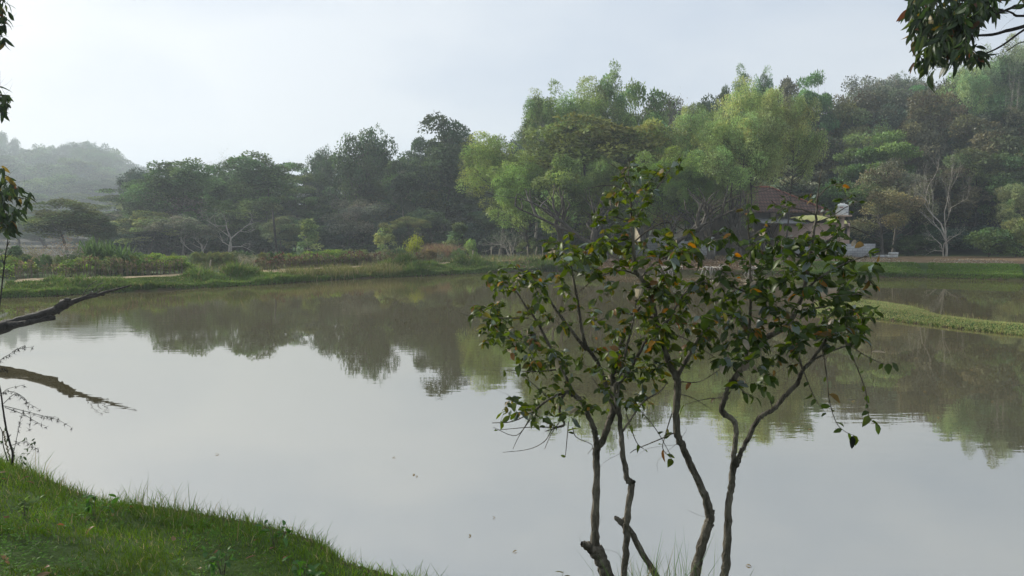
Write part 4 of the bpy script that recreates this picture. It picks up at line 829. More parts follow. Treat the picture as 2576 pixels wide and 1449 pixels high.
# seedy weed stalks on the near bank, left
A = Acc(); F = Acc()
main = [[(30,1170,3),(32,1139,3),(25,1116,2.6),(14,1070,2.4),(7,1024,2.2),(0,977,1.8),(-20,900,1.4)], [(20,1160,1.6),(8,1120,1.3),(5,1085,1),(-10,1060,.8)]]
arcs = [[(9,1021,1),(58,1033,.8),(111,1047,.7),(145,1056,.6),(179,1075,.4)], [(12,1025,1),(58,1042,.8),(92,1062,.6),(115,1072,.4)], [(9,1015,.9),(40,990,.8),(65,1010,.6),(98,1030,.4)], [(0,990,.9),(30,985,.7),(60,1000,.6),(72,1020,.4)],
        [(-10,915,.9),(10,899,.8),(23,892,.7),(46,877,.5),(64,868,.4)], [(30,885,.6),(46,877,.5),(80,873,.4)], [(35,1135,.9),(46,1082,.8),(50,1060,.6),(58,1035,.3)], [(0,995,.8),(20,978,.6),(62,968,.4)], [(70,1020,.5),(76,1050,.4),(74,1078,.3)],
        [(92,1047,.5),(118,1047,.4),(147,1050,.3)], [(30,1120,.8),(60,1110,.6),(80,1120,.5),(96,1132,.3)], [(-5,940,.7),(5,925,.6),(20,930,.4)]]
for a_ in main: limb(a_, 6.6, 6, .08)
for a_ in arcs: limb(a_, 6.6, 4, 0, 4)
sv = []
for a_ in arcs:
    p, _ = px_line(a_, 6.6); ln = smooth_line(p, 4); n = len(ln)
    for i_ in range(2, n, 2): sv.append(ln[i_]+np.array([0, 0, -.012]))
heads = []
for s0 in sv:
    heads.append(Acc())
    for _ in range(7):
        d_ = unit(g.standard_normal(3)+np.array([0, 0, -.4])); V, Q = tube(np.array([s0, s0+d_*.008, s0+d_*g.uniform(.015, .04)]), [.0035, .002, .0004], 3); heads[-1].add(V, Q, np.ones(len(V))*.03)
pos = []; 
for x, y in [(80,1118),(70,1128),(76,1135),(62,1140),(60,1150),(68,1104),(84,1108),(58,1160),(14,1085),(22,1100),(28,1125),(5,1110),(34,1145)]: pos += [P(x+g.uniform(-4, 4), y+g.uniform(-4, 4), 6.6) for _ in range(4)]
L_ = Acc(); pos = np.array(pos); big_leaves(L_, pos, g.standard_normal(pos.shape), g.normal(0, .4, pos.shape)+np.array([0, 0, .8]), g.uniform(.02, .05, len(pos)), .45, np.ones((len(pos), 3))*np.array([.04, .07, .03]), g)
rt = P(30, 1170, 6.6); e = empty('tall_weed', (rt[0], rt[1], gz(rt[0], rt[1])))
for X_, nm, mt in [(A, 'stems', M_DEADWOOD), (L_, 'leaves', M_FLEAF)]+[(h_, 'seed_head', M_DEADWOOD) for h_ in heads]:
    X_.V = [v-np.array(e.location) for v in X_.V]; X_.obj(nm, mt, e)
prop(e, 'tall dark weed with spiky seed heads arching over the water at the left', 'weed')
HAZE = .00105

# ------------------------------------------------------------------ buildings across the pond
def pin_z(py, D): return float(P(1288, py, D)[2])
def wx(px, D): return float(P(px, 600, D)[0])
def brick_mat(name, c1, c2, mortar, scale, bw, rh, ms=.02, bump=.5, rough=.85):
    m, t = new_mat(name); k = t.links.new; o = N(t, 'ShaderNodeOutputMaterial'); b = N(t, 'ShaderNodeBsdfPrincipled'); b.inputs['Roughness'].default_value = rough; b.inputs['Specular IOR Level'].default_value = .15
    c = N(t, 'ShaderNodeTexCoord'); mp_ = N(t, 'ShaderNodeMapping'); mp_.inputs['Rotation'].default_value = (R(90), 0, 0)
    br = N(t, 'ShaderNodeTexBrick'); br.inputs['Color1'].default_value = (*c1, 1); br.inputs['Color2'].default_value = (*c2, 1); br.inputs['Mortar'].default_value = (*mortar, 1)
    br.inputs['Scale'].default_value = scale; br.inputs['Brick Width'].default_value = bw; br.inputs['Row Height'].default_value = rh; br.inputs['Mortar Size'].default_value = ms
    z = N(t, 'ShaderNodeTexNoise'); z.inputs['Scale'].default_value = 1.5; z.inputs['Detail'].default_value = 5
    x = N(t, 'ShaderNodeMix', data_type='RGBA', blend_type='MULTIPLY'); x.inputs[0].default_value = .6
    bm = N(t, 'ShaderNodeBump'); bm.inputs['Strength'].default_value = bump; bm.inputs['Distance'].default_value = .04; bm.invert = True
    k(c.outputs['Object'], mp_.inputs[0]); k(mp_.outputs[0], br.inputs['Vector']); k(c.outputs['Object'], z.inputs['Vector'])
    k(br.outputs['Color'], x.inputs[6]); k(z.outputs['Fac'], x.inputs[7]); k(x.outputs[2], b.inputs['Base Color']); k(br.outputs['Fac'], bm.inputs['Height']); k(bm.outputs[0], b.inputs['Normal']); k(b.outputs[0], o.inputs[0]); return m
M_ROOF = brick_mat('clay_tiles', (.22, .12, .09), (.15, .08, .06), (.05, .035, .03), 1, .28, .3, .035, 1)
M_ROOF2 = brick_mat('red_tiles', (.42, .16, .10), (.34, .12, .08), (.15, .06, .05), 1, .28, .3, .02, 1)
M_BLOCK = brick_mat('concrete_blocks', (.56, .57, .57), (.46, .47, .48), (.3, .3, .3), 1, .4, .2, .015, .4)
M_PINK = simple('pink_plaster', (.56, .40, .33), (.46, .33, .27), scale=.8, spec=.1)
M_GREYW = simple('grey_wall', (.2, .17, .14), (.13, .11, .1), scale=1.2, spec=.1)
M_CREAM = simple('cream_plaster', (.55, .5, .38), (.45, .4, .3), scale=1, spec=.1)
M_SHEET = simple('grey_sheet_roof', (.16, .16, .165), (.11, .11, .115), scale=2, stretch=(6, 1, 1), rough=.5)
M_DARK = simple('dark_opening', (.02, .02, .02), (.012, .012, .012))
M_WHITE = simple('white_paint', (.82, .82, .8), (.7, .7, .69), scale=2, rough=.4)
M_TARP = simple('yellow_tarp', (.78, .74, .26), (.66, .62, .2), scale=2.5, bump=.6, bscale=5, rough=.5)
M_TANKRED = simple('tank_print_red', (.5, .12, .1)); M_TANKBLUE = simple('tank_print_grey', (.35, .4, .5)); M_BUFF = simple('buff_concrete', (.60, .46, .36), (.5, .38, .3), scale=2)
def quadbox(name, px0, px1, D0, D1, z0, z1, mat, parent, org):
    A = Acc(); A.box(wx(px0, D0)-org[0], wx(px1, D0)-org[0], D0-org[1], D1-org[1], z0-org[2], z1-org[2]); return A.obj(name, mat, parent)
def hip(name, px0, px1, D0, D1, ze, r0, r1, Dr, zr, mat, parent, org, th=.12):
    x0, x1 = wx(px0, D0), wx(px1, D0); v = [(x0, D0, ze), (x1, D0, ze), (x1, D1, ze), (x0, D1, ze), (wx(r0, Dr), Dr, zr), (wx(r1, Dr), Dr, zr)]
    v += [(a, b, c-th) for a, b, c in v[:4]]; v = [(a-org[0], b-org[1], c-org[2]) for a, b, c in v]
    return poly(name, v, [(0, 1, 5, 4), (1, 2, 5), (2, 3, 4, 5), (3, 0, 4), (0, 6, 7, 1), (1, 7, 8, 2), (2, 8, 9, 3), (3, 9, 6, 0), (6, 9, 8, 7)], mat, parent)
gb = .75
e = empty('tiled_house', (wx(1935, 66), 66, gb)); og = tuple(e.location)
quadbox('wall', 1815, 2068, 64, 72, gb-.3, pin_z(530, 63.5), M_GREYW, e, og)
rf = hip('roof', 1795, 2082, 63, 73, pin_z(531, 63), 1872, 1936, 68, pin_z(471, 68), M_ROOF, e, og)
A = Acc()
for a, b in (((1936, 471, 68), (2080, 530, 63)), ((1872, 471, 68), (1936, 471, 68)), ((1936, 471, 68), (2080, 528, 73))):
    p = np.array([P(*a), P(*b)]); p[1][0] = wx(2082, 63) if b[0] == 2080 else p[1][0]; V, Q = tube(p+np.array([0, 0, .03])-np.array(og), .09, 6); A.add(V, Q)
A.obj('ridge_tiles', M_ROOF2, rf)
for a, b in ((1940, 1950), (2058, 2068)): quadbox('pillar', a, b, 63.6, 63.97, pin_z(546, 63.6), pin_z(533, 63.6), M_BUFF, e, og)
z1 = pin_z(548, 63.9); z2 = pin_z(561, 60.5)
x0, x1 = wx(1918, 60.5), wx(2034, 60.5); v = [(x0, 60.5, z2), (x1, 60.5, z2), (x1, 63.9, z1), (x0, 63.9, z1)]; v = v+[(a, b, c-.07) for a, b, c in v]; v = [(a-og[0], b-og[1], c-og[2]) for a, b, c in v]
poly('lean_to_roof', v, [(0, 1, 2, 3), (7, 6, 5, 4), (0, 4, 5, 1), (1, 5, 6, 2), (2, 6, 7, 3), (3, 7, 4, 0)], M_SHEET, e)
quadbox('door', 1925, 1950, 63.9, 63.98, gb, pin_z(566, 63.9), M_DARK, e, og)
quadbox('pillar', 1921, 1925, 60.8, 61.1, gb-.2, z2-.08, M_GREYW, e, og)
prop(e, 'grey walled house with a hipped brown tile roof behind the slender trees', 'house')
e = empty('pink_annex', (wx(2050, 62), 62, gb)); og = tuple(e.location)
quadbox('wall', 1961, 2137, 61.2, 63.4, gb-.3, pin_z(561, 61.2), M_PINK, e, og)
quadbox('parapet', 2030, 2136, 61.5, 63.3, pin_z(561, 61.2)+.002, pin_z(556, 61.2), M_GREYW, e, og)
for a, b in ((2094, 2104), (2124, 2131)):
    f = quadbox('window', a, b, 61.14, 61.19, pin_z(590, 61.2), pin_z(571, 61.2), M_GREYW, e, og); quadbox('pane', a+1, b-1, 61.11, 61.137, pin_z(588, 61.2), pin_z(573, 61.2), M_DARK, f, og)
prop(e, 'low pink walled annex under the yellow sheet', 'building')
# yellow sheet thrown over the annex roof
nx, ny = 40, 12; x0, x1 = wx(2008, 61), wx(2139, 61); xs = np.linspace(x0, x1, nx); ys = np.linspace(60.9, 63.8, ny); XX, YY = np.meshgrid(xs, ys, indexing='ij')
fx_ = (XX-x0)/(x1-x0); zz = pin_z(557, 61.2)+.12+.42*np.sin(np.clip((fx_+.12)*1.1, 0, 1)*np.pi)**.8*np.sin((YY-60.7)/3.3*np.pi)**.5+.07*vn(XX, YY*1.0, 7, 3)
zz -= np.clip((fx_-.93)/.07, 0, 1)*.75; zz[:, 0] = zz[:, 0]-.25-.18*vn(XX[:, 0], YY[:, 0], 6, 8)
zz += .10*np.exp(-((fx_-.77)/.02)**2)
top = np.stack([XX, YY, zz], -1).reshape(-1, 3); bot = top-[0, 0, .04]; i_ = np.arange(nx-1)[:, None]*ny; j_ = np.arange(ny-1)[None]
q = np.stack([i_+j_, i_+ny+j_, i_+ny+j_+1, i_+j_+1], -1).reshape(-1, 4); q2 = q[:, ::-1]+nx*ny
prop(mk('tarpaulin', np.vstack([top, bot]), np.vstack([q, q2]), M_TARP, None, None, True), 'crumpled yellow sheet draped over the annex roof', 'tarpaulin')
e = empty('tank_stand', (wx(2118, 59.5), 59.5, gz(wx(2118, 59.5), 59.5))); og = tuple(e.location)
quadbox('post', 2113, 2123, 59.4, 59.75, gb-.2, pin_z(545.5, 59.4), M_BUFF, e, og); quadbox('platform', 2092, 2142, 58.9, 60.3, pin_z(545.3, 59.4), pin_z(541, 59.4), M_BUFF, e, og)
prop(e, 'buff concrete post and slab carrying the white water tank', 'tank stand')
e = empty('water_tank', (wx(2117, 59.5), 59.55, pin_z(541, 59.4)+.004)); A = Acc(); g = np.random.default_rng(1)
prof = [(0, 0), (.46, 0), (.47, .03)]+[(.47+.012*(k % 2), .06+k*.06) for k in range(12)]+[(.45, .80), (.36, .87), (.2, .9), (.2, .96), (.0, .97)]
k_ = 20; aa_ = np.arange(k_)*2*np.pi/k_; V = np.array([[(r*np.cos(a), r*np.sin(a), z) for a in aa_] for r, z in prof]).reshape(-1, 3)
i_ = np.arange(len(prof)-1)[:, None]*k_; j_ = np.arange(k_)[None]; Q = np.stack([i_+j_, i_+(j_+1) % k_, i_+k_+(j_+1) % k_, i_+k_+j_], -1).reshape(-1, 4)
A.add(V, Q); A.obj('drum', M_WHITE, e, True)
def tank_strip(nm, z, h, a0, a1, mat):
    n = 8; an = np.linspace(R(a0), R(a1), n); v = [(.488*np.sin(a), -.488*np.cos(a), zz_) for zz_ in (z, z+h) for a in an]; poly(nm, v, [(i, i+1, n+i+1, n+i) for i in range(n-1)], mat, e)
tank_strip('red_print', .58, .06, -48, -14, M_TANKRED); tank_strip('grey_print', .59, .03, -8, 45, M_TANKBLUE)
for z in (.44, .38): tank_strip('grey_print', z, .018, -25, 42, M_TANKBLUE)
tank_strip('grey_print', .2, .05, 10, 50, M_TANKBLUE)
prop(e, 'white plastic water tank with faint red and grey print on its stand', 'water tank')
A = Acc(); A.box(wx(1975, 58.8), wx(2203, 58.8), 58.8, 59.0, .3, pin_z(613, 58.8)); prop(A.obj('block_wall', M_BLOCK), 'long grey block wall below the pink annex', 'wall')
A = Acc(); A.box(wx(2203, 58.4), wx(2235, 58.4), 58.4, 58.7, .3, pin_z(641.5, 58.4)); prop(A.obj('low_kerb', M_BLOCK), 'low pale kerb between the block wall and the stack of blocks', 'kerb')
A = Acc(); A.box(wx(1600, 60.6), wx(1800, 60.6), 60.6, 60.8, .3, pin_z(607, 60.6)); prop(A.obj('block_wall', M_BLOCK), 'pale grey block wall under the white picket fence', 'wall')
bi = 0
blocks = [('left end of the bottom row', 0, 0), ('second from left in the bottom row', 1, 0), ('third from left in the bottom row', 2, 0), ('right end of the bottom row', 3, 0), ('left of the upper row', .95, 1), ('middle of the upper row', 2, 1), ('right of the upper row', 3.05, 1)]
zb = gz(wx(2245, 57.2), 57.2)-.005
A = Acc(); A.box(-.09, .09, -.2, .2, 0, .2); first = A.obj('concrete_block', simple('grey_block', (.6, .61, .6), (.48, .49, .48), scale=5)); first.data.transform(Matrix.Identity(4))
for nm, k, r in blocks:
    o = first if bi == 0 else first.copy()
    if bi: COL.objects.link(o)
    o.location = (wx(2235, 57.2)+k*.2, 57.2+rnd.uniform(-.02, .02), zb+r*.203); o.rotation_euler = (0, 0, rnd.uniform(-.04, .04)); bi += 1; o.scale = (1.05, 1, 1)
    prop(o, 'grey concrete block, '+nm+' of the small stack', 'block', 'concrete blocks stacked at the field edge')
# red roofed outbuilding, picket fences
e = empty('outbuilding', (wx(1665, 66), 66, gb)); og = tuple(e.location)
quadbox('wall', 1620, 1722, 65, 70, gb-.3, pin_z(556, 64.5), M_CREAM, e, og)
hip('roof', 1606, 1735, 64.4, 71, pin_z(555, 64.4), 1655, 1690, 67.5, pin_z(521, 67.5), M_ROOF2, e, og)
f = quadbox('window', 1690, 1702, 64.93, 64.98, pin_z(589, 65), pin_z(575, 65), M_WHITE, e, og)
for a, b in ((1691, 1695.4), (1696.4, 1701)):
    for c_, d_ in ((588, 582.5), (581.5, 576)): quadbox('pane', a, b, 64.9, 64.927, pin_z(c_, 65), pin_z(d_, 65), M_DARK, f, og)
prop(e, 'cream outbuilding with a red tiled roof glimpsed behind the central shoot', 'building')
for lab, a, b in (('white picket fence on the pale block wall, longer left piece', 1632, 1704), ('short white picket fence piece right of the leaning trunk', 1777, 1797)):
    A = Acc(); D = 60.7; z0 = pin_z(606.6, D); n = int((wx(b, D)-wx(a, D))/.14)
    for k in range(n): x_ = wx(a, D)+k*.14; A.box(x_, x_+.07, D-.02, D+.02, z0, z0+.36)
    for zz_ in (.08, .26): A.box(wx(a, D), wx(b, D), D+.022, D+.05, z0+zz_, z0+zz_+.05)
    prop(A.obj('picket_fence', M_WHITE), lab, 'fence')

# thick trunks on the middle bank
for key in ('g0', 'g1'):
    T_, C_ = gen_bare(120+(key == 'g1'), 9.5, .38, 0, 1, .3, 3, .5, flen=.45); proto(key, 'bank_tree', T_, C_, M_BARK)
for i_, (px, D, w_, lab) in enumerate([(1472, 53, 60, 'dark thick trunked tree at the left of the middle bank'), (1518, 52, 80, 'brown trunked tree beside the sandy patch of the middle bank'), (1636, 54, 60, 'trunk standing left of the picket fence'),
        (1680, 52, 70, 'stout trunk in front of the picket fence'), (1742, 51, 90, 'widest dark trunk on the middle bank'), (1787, 52, 60, 'slanting dark trunk beside the short picket fence'), (1852, 53, 60, 'thin trunk in front of the tiled house'), (1425, 56, 50, 'slim trunk at the end of the row of posts')]):
    place(['g0', 'g1'][i_ % 2], px, 470, D, w_*1.2, 'dark', lab, 'tree', rz=i_*1.3)
# roots hanging from the eroded bank
for lab, px in (('tangle of exposed roots on the eroded bank under the slanting trunk', 1800), ('exposed roots on the bank left of the dense dark foliage', 1905), ('exposed roots on the bank below the picket fence', 1690)):
    A = Acc(); g = np.random.default_rng(int(px)); D = shoreD = float(np.interp(px, [a for a, b in far_px], [q[1] for q in far])); 
    for k in range(16):
        x_ = wx(px+g.normal(0, 16), D); y_ = D+g.uniform(.5, 1.1); z_ = gz(x_, y_)+.03; x2 = x_+g.normal(0, .5); pts = [(x_, y_, z_), ((x_+x2)/2+g.normal(0, .15), D+.25, z_*.75+.12), (x2, D-.05, .0)]
        V, Q = tube(smooth_line(pts, 3), np.linspace(.035, .012, 7), 4); A.add(V, Q)
    prop(A.obj('exposed_roots', M_PALEBARK), lab, 'roots')

# ------------------------------------------------------------------ plants and posts along the far path
fpx = [a for a, b in far_px]
def shD(px): return float(np.interp(px, fpx, [q[1] for q in far]))
posts = [((220,658),(217,697),1.25,'pale stake in front of the strap leaved clump'), ((531,654),(526,690),1.3,'pale leaning stake left of the dry weeds'), ((594,649),(601,682),1.3,'stake tilting left in the dry weeds below the crooked white limbs'),
    ((650,652),(647,688),1.25,'stake topped by a yellow flower left of the dark pole'), ((1138,632),(1139,648),1.2,'short stake at the right of the reddish dry grass'), ((1190,630),(1188,664),1.08,'stake standing on the grass slope in front of the path'),
    ((1236,621),(1236,649),1.22,'upright pale post, first of the row beyond the path'), ((1257,626),(1252,649),1.22,'post leaning right just after the first upright post'), ((1283,621),(1291,645),1.22,'post leaning left in the middle of the row beyond the path'),
    ((1327,620),(1328,641),1.22,'grey post among the shrubs before the right leaning one'), ((1351,621),(1345,643),1.2,'strongly right leaning post of the row'), ((1365,620),(1366,641),1.2,'upright post right of the strongly leaning one'), ((1383,617),(1385,634),1.22,'last thin post before the middle bank trees'), ((1403,616),(1402,634),1.22,'post at the foot of the middle bank trees')]
for (x1, y1), (x2, y2), m_, lab in posts:
    D = shD(x2)*m_; b = P(x2, y2+3, D); z0 = gz(b[0], b[1]); t_ = P(x1, y1, D); A = Acc(); bb = np.array([b[0], b[1], min(z0-.2, b[2])])
    V, Q = tube(np.array([bb, (bb+t_)/2, t_, t_+[0, 0, .001]]), [.055, .05, .045, .001], 7, .05); A.add(V, Q); prop(A.obj('post', M_POST, None, False), lab, 'post', 'stakes and posts along the far path')
A = Acc(); D = 62; b = P(697, 642, D); t_ = P(686, 530, D); V, Q = tube(np.array([b-[0, 0, 1], b, (b+t_)/2, t_, t_+[0, 0, .001]]), [.13, .12, .1, .08, .001], 8); A.add(V, Q)
prop(A.obj('pole', M_POLE), 'tall dark leaning pole in front of the left bank woods', 'pole')
# leaning cut sticks on the bank
g = np.random.default_rng(52)
sticks = [((1085,683),(1110,668)), ((1089,684),(1118,665)), ((1098,683),(1125,660)), ((1113,679),(1128,664)), ((1117,677),(1142,652)), ((1128,668),(1145,648)), ((1165,681),(1180,668)), ((1168,682),(1187,665)), ((1172,681),(1190,668)), ((1178,680),(1198,668)), ((920,684),(934,658)), ((833,696),(850,664)), ((925,681),(937,662))]
for k, ((x2, y2), (x1, y1)) in enumerate(sticks):
    D = float(G(x2, y2+1, 0)[1])+.15; b = P(x2, y2, D); t_ = P(x1, y1, D+1.0); V, Q = tube(np.array([b, (b+t_)/2+[0, 0, .03], t_]), [.028, .024, .016], 5); A = Acc(); A.add(V, Q)
    prop(A.obj('leaning_stick', M_POST), 'thin pale stick leaning up the grassy bank from the water', 'stick', 'leaning sticks on the far bank')
# strap leaved clump
def strap_plant(name, px, D, top, n, Lr, crowns, spread, label, cols, cat='plant', seed=3):
    g = np.random.default_rng(seed); A = Acc(); S_ = Acc(); x, y = wx(px, D), D; z0 = gz(x, y); H = P(px, top, D)[2]-z0
    for c in range(crowns):
        cx, cy = g.normal(0, spread), g.normal(0, spread*.6); ch = H*g.uniform(.12, .5); V, Q = tube(np.array([(cx*.6, cy*.6, -.1), (cx, cy, ch)]), [.07, .05], 5); S_.add(V, Q)
        for k in range(n):
            a = g.uniform(0, 6.28); el = g.uniform(.25, 1.45); Ln = g.uniform(*Lr); d = np.array([math.cos(a)*math.cos(el), math.sin(a)*math.cos(el), math.sin(el)]); s = np.array([-math.sin(a), math.cos(a), 0]); w = .035*g.uniform(.7, 1.4)
            p = [np.array([cx, cy, ch])+d*Ln*t-np.array([0, 0, 1])*Ln*t**2.4*g.uniform(.1, .75)*(t > .3) for t in (0, .35, .7, 1)]; ww = [w*.8, w, w*.8, w*.1]
            V = np.array([q for P_, w_ in zip(p, ww) for q in (P_-s*w_, P_+s*w_)]); A.add(V, [(0, 1, 3, 2), (2, 3, 5, 4), (4, 5, 7, 6)], np.ones((8, 3))*np.array(cols)*g.uniform(.6, 1.35))
    e = empty(name, (x, y, z0)); A.obj('leaves', M_GRASS, e); S_.obj('stem', M_BARK, e); return prop(e, label, cat)
strap_plant('screw_pine', 272, 38.5, 600, 42, (1.0, 1.7), 13, .55, 'large dark strap leaved clump beside the path at the left', (.10, .17, .06))
strap_plant('banana_plant', 1018, 57, 628, 9, (.9, 1.5), 4, .5, 'low broad leaved plant with arching leaves left of the yellow green bamboo', (.2, .28, .1), seed=4)
strap_plant('grass_palm', 2575, 60, 545, 26, (1.2, 2.2), 4, .5, 'straw green arching palm at the right frame edge', (.24, .26, .11), seed=5)
# yellow green bamboo
A = Acc(); S_ = Acc(); g = np.random.default_rng(8); x, y = wx(1043, 54), 54; z0 = gz(x, y)
for k in range(14):
    tx, ty = g.normal(0, .35), g.normal(0, .3); hh = g.uniform(1.1, 2.0); V, Q = tube(np.array([(tx*.2, ty*.2, -.1), (tx*.6, ty*.6, hh*.6), (tx, ty, hh)]), [.025, .02, .008], 4); S_.add(V, Q)
    n = 90; t = g.uniform(.3, 1.05, n)[:, None]; c_ = np.array([[tx, ty, hh]])*t+g.normal(0, .12, (n, 3)); V, Q = leaf_quads(c_, g.standard_normal((n, 3))+[0, 0, .2], g.standard_normal((n, 3))+[0, 0, 1], g.uniform(.12, .25, n), .045); A.add(V, Q, np.repeat(np.array([[.36, .42, .07]])*g.uniform(.7, 1.2, (n, 1)), 4, 0))
e = empty('bamboo_clump', (x, y, z0)); A.obj('leaves', M_GRASS, e); S_.obj('canes', M_POST, e); prop(e, 'small yellow green bamboo clump glowing beside the path', 'bamboo')
# flowering bushes
def flower_bush_proto(seed):
    T_, C_ = gen_tree(seed, 1.5, 1.9, .05, 24, 90, .14, .075, 'broad', trunk_r=.03); g = np.random.default_rng(seed); F_ = Acc(); n = 60
    V0 = np.concatenate(C_.V); idx = g.choice(len(V0), n); b = V0[idx]; b = b[b[:, 2] > .7]; n = len(b)
    for q in range(5):
        a = q*1.256; d = np.array([math.cos(a), math.sin(a), .3])+g.normal(0, .1, (n, 3)); V, Q = leaf_quads(b+[0, 0, .03], d, np.tile([0, 0, 1.], (n, 1)), .05, .04); F_.add(V, Q, np.ones((len(V), 3))*np.array([.75, .68, .1]))
    e = empty('flowering_bush'); t = T_.obj('stems', M_BARK, e); c_ = C_.obj('foliage', M_LEAF, e); f = F_.obj('flowers', M_GRASS, e); return e, (t, c_, f)
fb = flower_bush_proto(301)
spots = [(745, 642, 'leftmost yellow flowered bush of the hedge by the dark pole'), (775, 637, 'yellow flowered bush just right of the dark pole'), (805, 634, 'bushiest yellow flowered shrub of the hedge'), (835, 636, 'yellow flowered bush second from the right end of the hedge'), (865, 633, 'tall yellow flowered bush at the right end of the hedge'),
         (375, 643, 'yellow flowered bush right of the strap leaved clump'), (410, 650, 'low flowering bush between the strap clump and the weeds'), (450, 655, 'small green flowering bush at the edge of the weeds'), (40, 650, 'yellowish bush near the bare sapling at the left edge'), (180, 668, 'pale leafed low bush left of the strap leaved clump')]
for k, (px, top, lab) in enumerate(spots):
    D = shD(px)*1.2; pt = P(px, top, D); z0 = gz(pt[0], D); hh = pt[2]-z0
    e = fb[0] if k == 0 else fb[0].copy(); kids = fb[1] if k == 0 else []
    if k:
        COL.objects.link(e)
        for q in fb[1]: c_ = q.copy(); COL.objects.link(c_); c_.parent = e; kids.append(c_)
    e.location = (pt[0], D, z0); e.rotation_euler = (0, 0, k*1.7); e.scale = (.95, .95, max(.5, hh/1.55))
    for q in kids: q.color = (.16, .24, .05, 1)
    prop(e, lab, 'bush', 'yellow flowered bushes along the far path')
# low mixed shrubs of the border
rb = random.Random(5); px = 5
while px < 1150:
    key = rb.choice(['bush0', 'bush1', 'bush2', 'twig1']); cw_ = rb.choice(['dark', 'mid', 'olive', 'olive'])
    place(key, px, np.interp(px, [0, 300, 600, 900, 1150], [650, 655, 668, 650, 638])+rb.uniform(-8, 12), shD(px)*rb.uniform(1.2, 1.4), rb.uniform(22, 50), cw_, 'low '+CW[cw_]+' border shrub '+near_name(px, [(0, 'at the left frame edge'), (70, 'below the brown shrub mass'), (140, 'below the tangled leafless shrub'), (210, 'left of the strap leaved clump'), (330, 'right of the strap leaved clump'), (420, 'among the left flowering bushes'), (500, 'left of the dry weeds'), (570, 'in the dry weeds'), (640, 'beside the flower topped stake'), (720, 'at the foot of the dark pole'), (800, 'behind the flowering hedge'), (890, 'right of the flowering hedge'), (960, 'under the pale green young tree'), (1040, 'beside the bamboo clump'), (1110, 'in front of the reddish dry grass')]), 'shrub', 'low mixed shrubs along the far path', kindname='border_shrub')
    px += rb.uniform(14, 26)
# red leaved stalks
def stalk_mesh(seed, red):
    g = np.random.default_rng(seed); A = Acc()
    for k in range(g.integers(3, 6)):
        x, y = g.normal(0, .16), g.normal(0, .16); h = g.uniform(.4, .85); V, Q = tube(np.array([(x*.6, y*.6, -.1), (x, y, h)]), [.018, .012], 4); A.add(V, Q, np.ones((len(V), 3))*np.array([.2, .17, .12]))
        n = 9; c_ = np.array([x, y, h])+g.normal(0, .07, (n, 3)); V, Q = leaf_quads(c_, g.standard_normal((n, 3))+[0, 0, .5], g.standard_normal((n, 3))+[0, 0, .5], g.uniform(.08, .18, n), .06)
        cc = np.array([(.11, .05, .04), (.18, .15, .09), (.10, .13, .05)][g.choice(3, p=red)]); A.add(V, Q, np.repeat(cc*g.uniform(.5, 1.4, (n, 1)), 4, 0))
    return A
protos_s = [stalk_mesh(400, (.45, .35, .2)), stalk_mesh(401, (.1, .6, .3)), stalk_mesh(402, (.03, .57, .4))]
HEDGE = [(655, 'beside the flower topped stake'), (695, 'at the foot of the dark pole'), (740, 'under the leftmost flowering bush'), (800, 'under the bushiest flowering shrub'), (865, 'under the tallest flowering bush'), (910, 'by the low olive shrub'), (965, 'under the pale green young tree'), (1020, 'by the banana like plant'), (1060, 'right of the bamboo clump')]
BORD = [(20, 'at the left edge'), (80, 'below the brown shrub mass'), (150, 'below the tangled leafless shrub'), (215, 'by the stake'), (270, 'in front of the strap leaved clump'), (340, 'right of the strap leaved clump'), (410, 'among the left flowering bushes'), (460, 'at the edge of the weeds')]
SK = ['dark red leaved', 'buff and brown leaved', 'greenish brown leaved']
so_ = [a.obj('red_leaved_stalks', M_GRASS) for a in protos_s]; used = [0, 0, 0]
def stalk(px, which, lab, grp, off=1.16):
    D = shD(px)*off+rnd.uniform(-.5, .7); x = wx(px, D); o = so_[which] if not used[which] else so_[which].copy()
    if used[which]: COL.objects.link(o)
    used[which] = 1; s_ = rnd.uniform(.8, 1.25); o.location = (x, D, gz(x, D)); o.rotation_euler = (0, 0, rnd.uniform(0, 6)); o.scale = (s_, s_, s_*rnd.uniform(.8, 1.15)); prop(o, lab, 'plant', grp)
px = 655
while px < 1085: k_ = rnd.choice([0, 1, 1, 2]); stalk(px, k_, SK[k_]+' stalk plant '+near_name(px, HEDGE), 'red leaved stalk plants along the path'); px += rnd.uniform(4, 8)
px = 18
while px < 470: k_ = rnd.choice([1, 2, 2]); stalk(px, k_, SK[k_]+' stalky plant '+near_name(px, BORD), 'stalky plants in the left border'); px += rnd.uniform(12, 24)
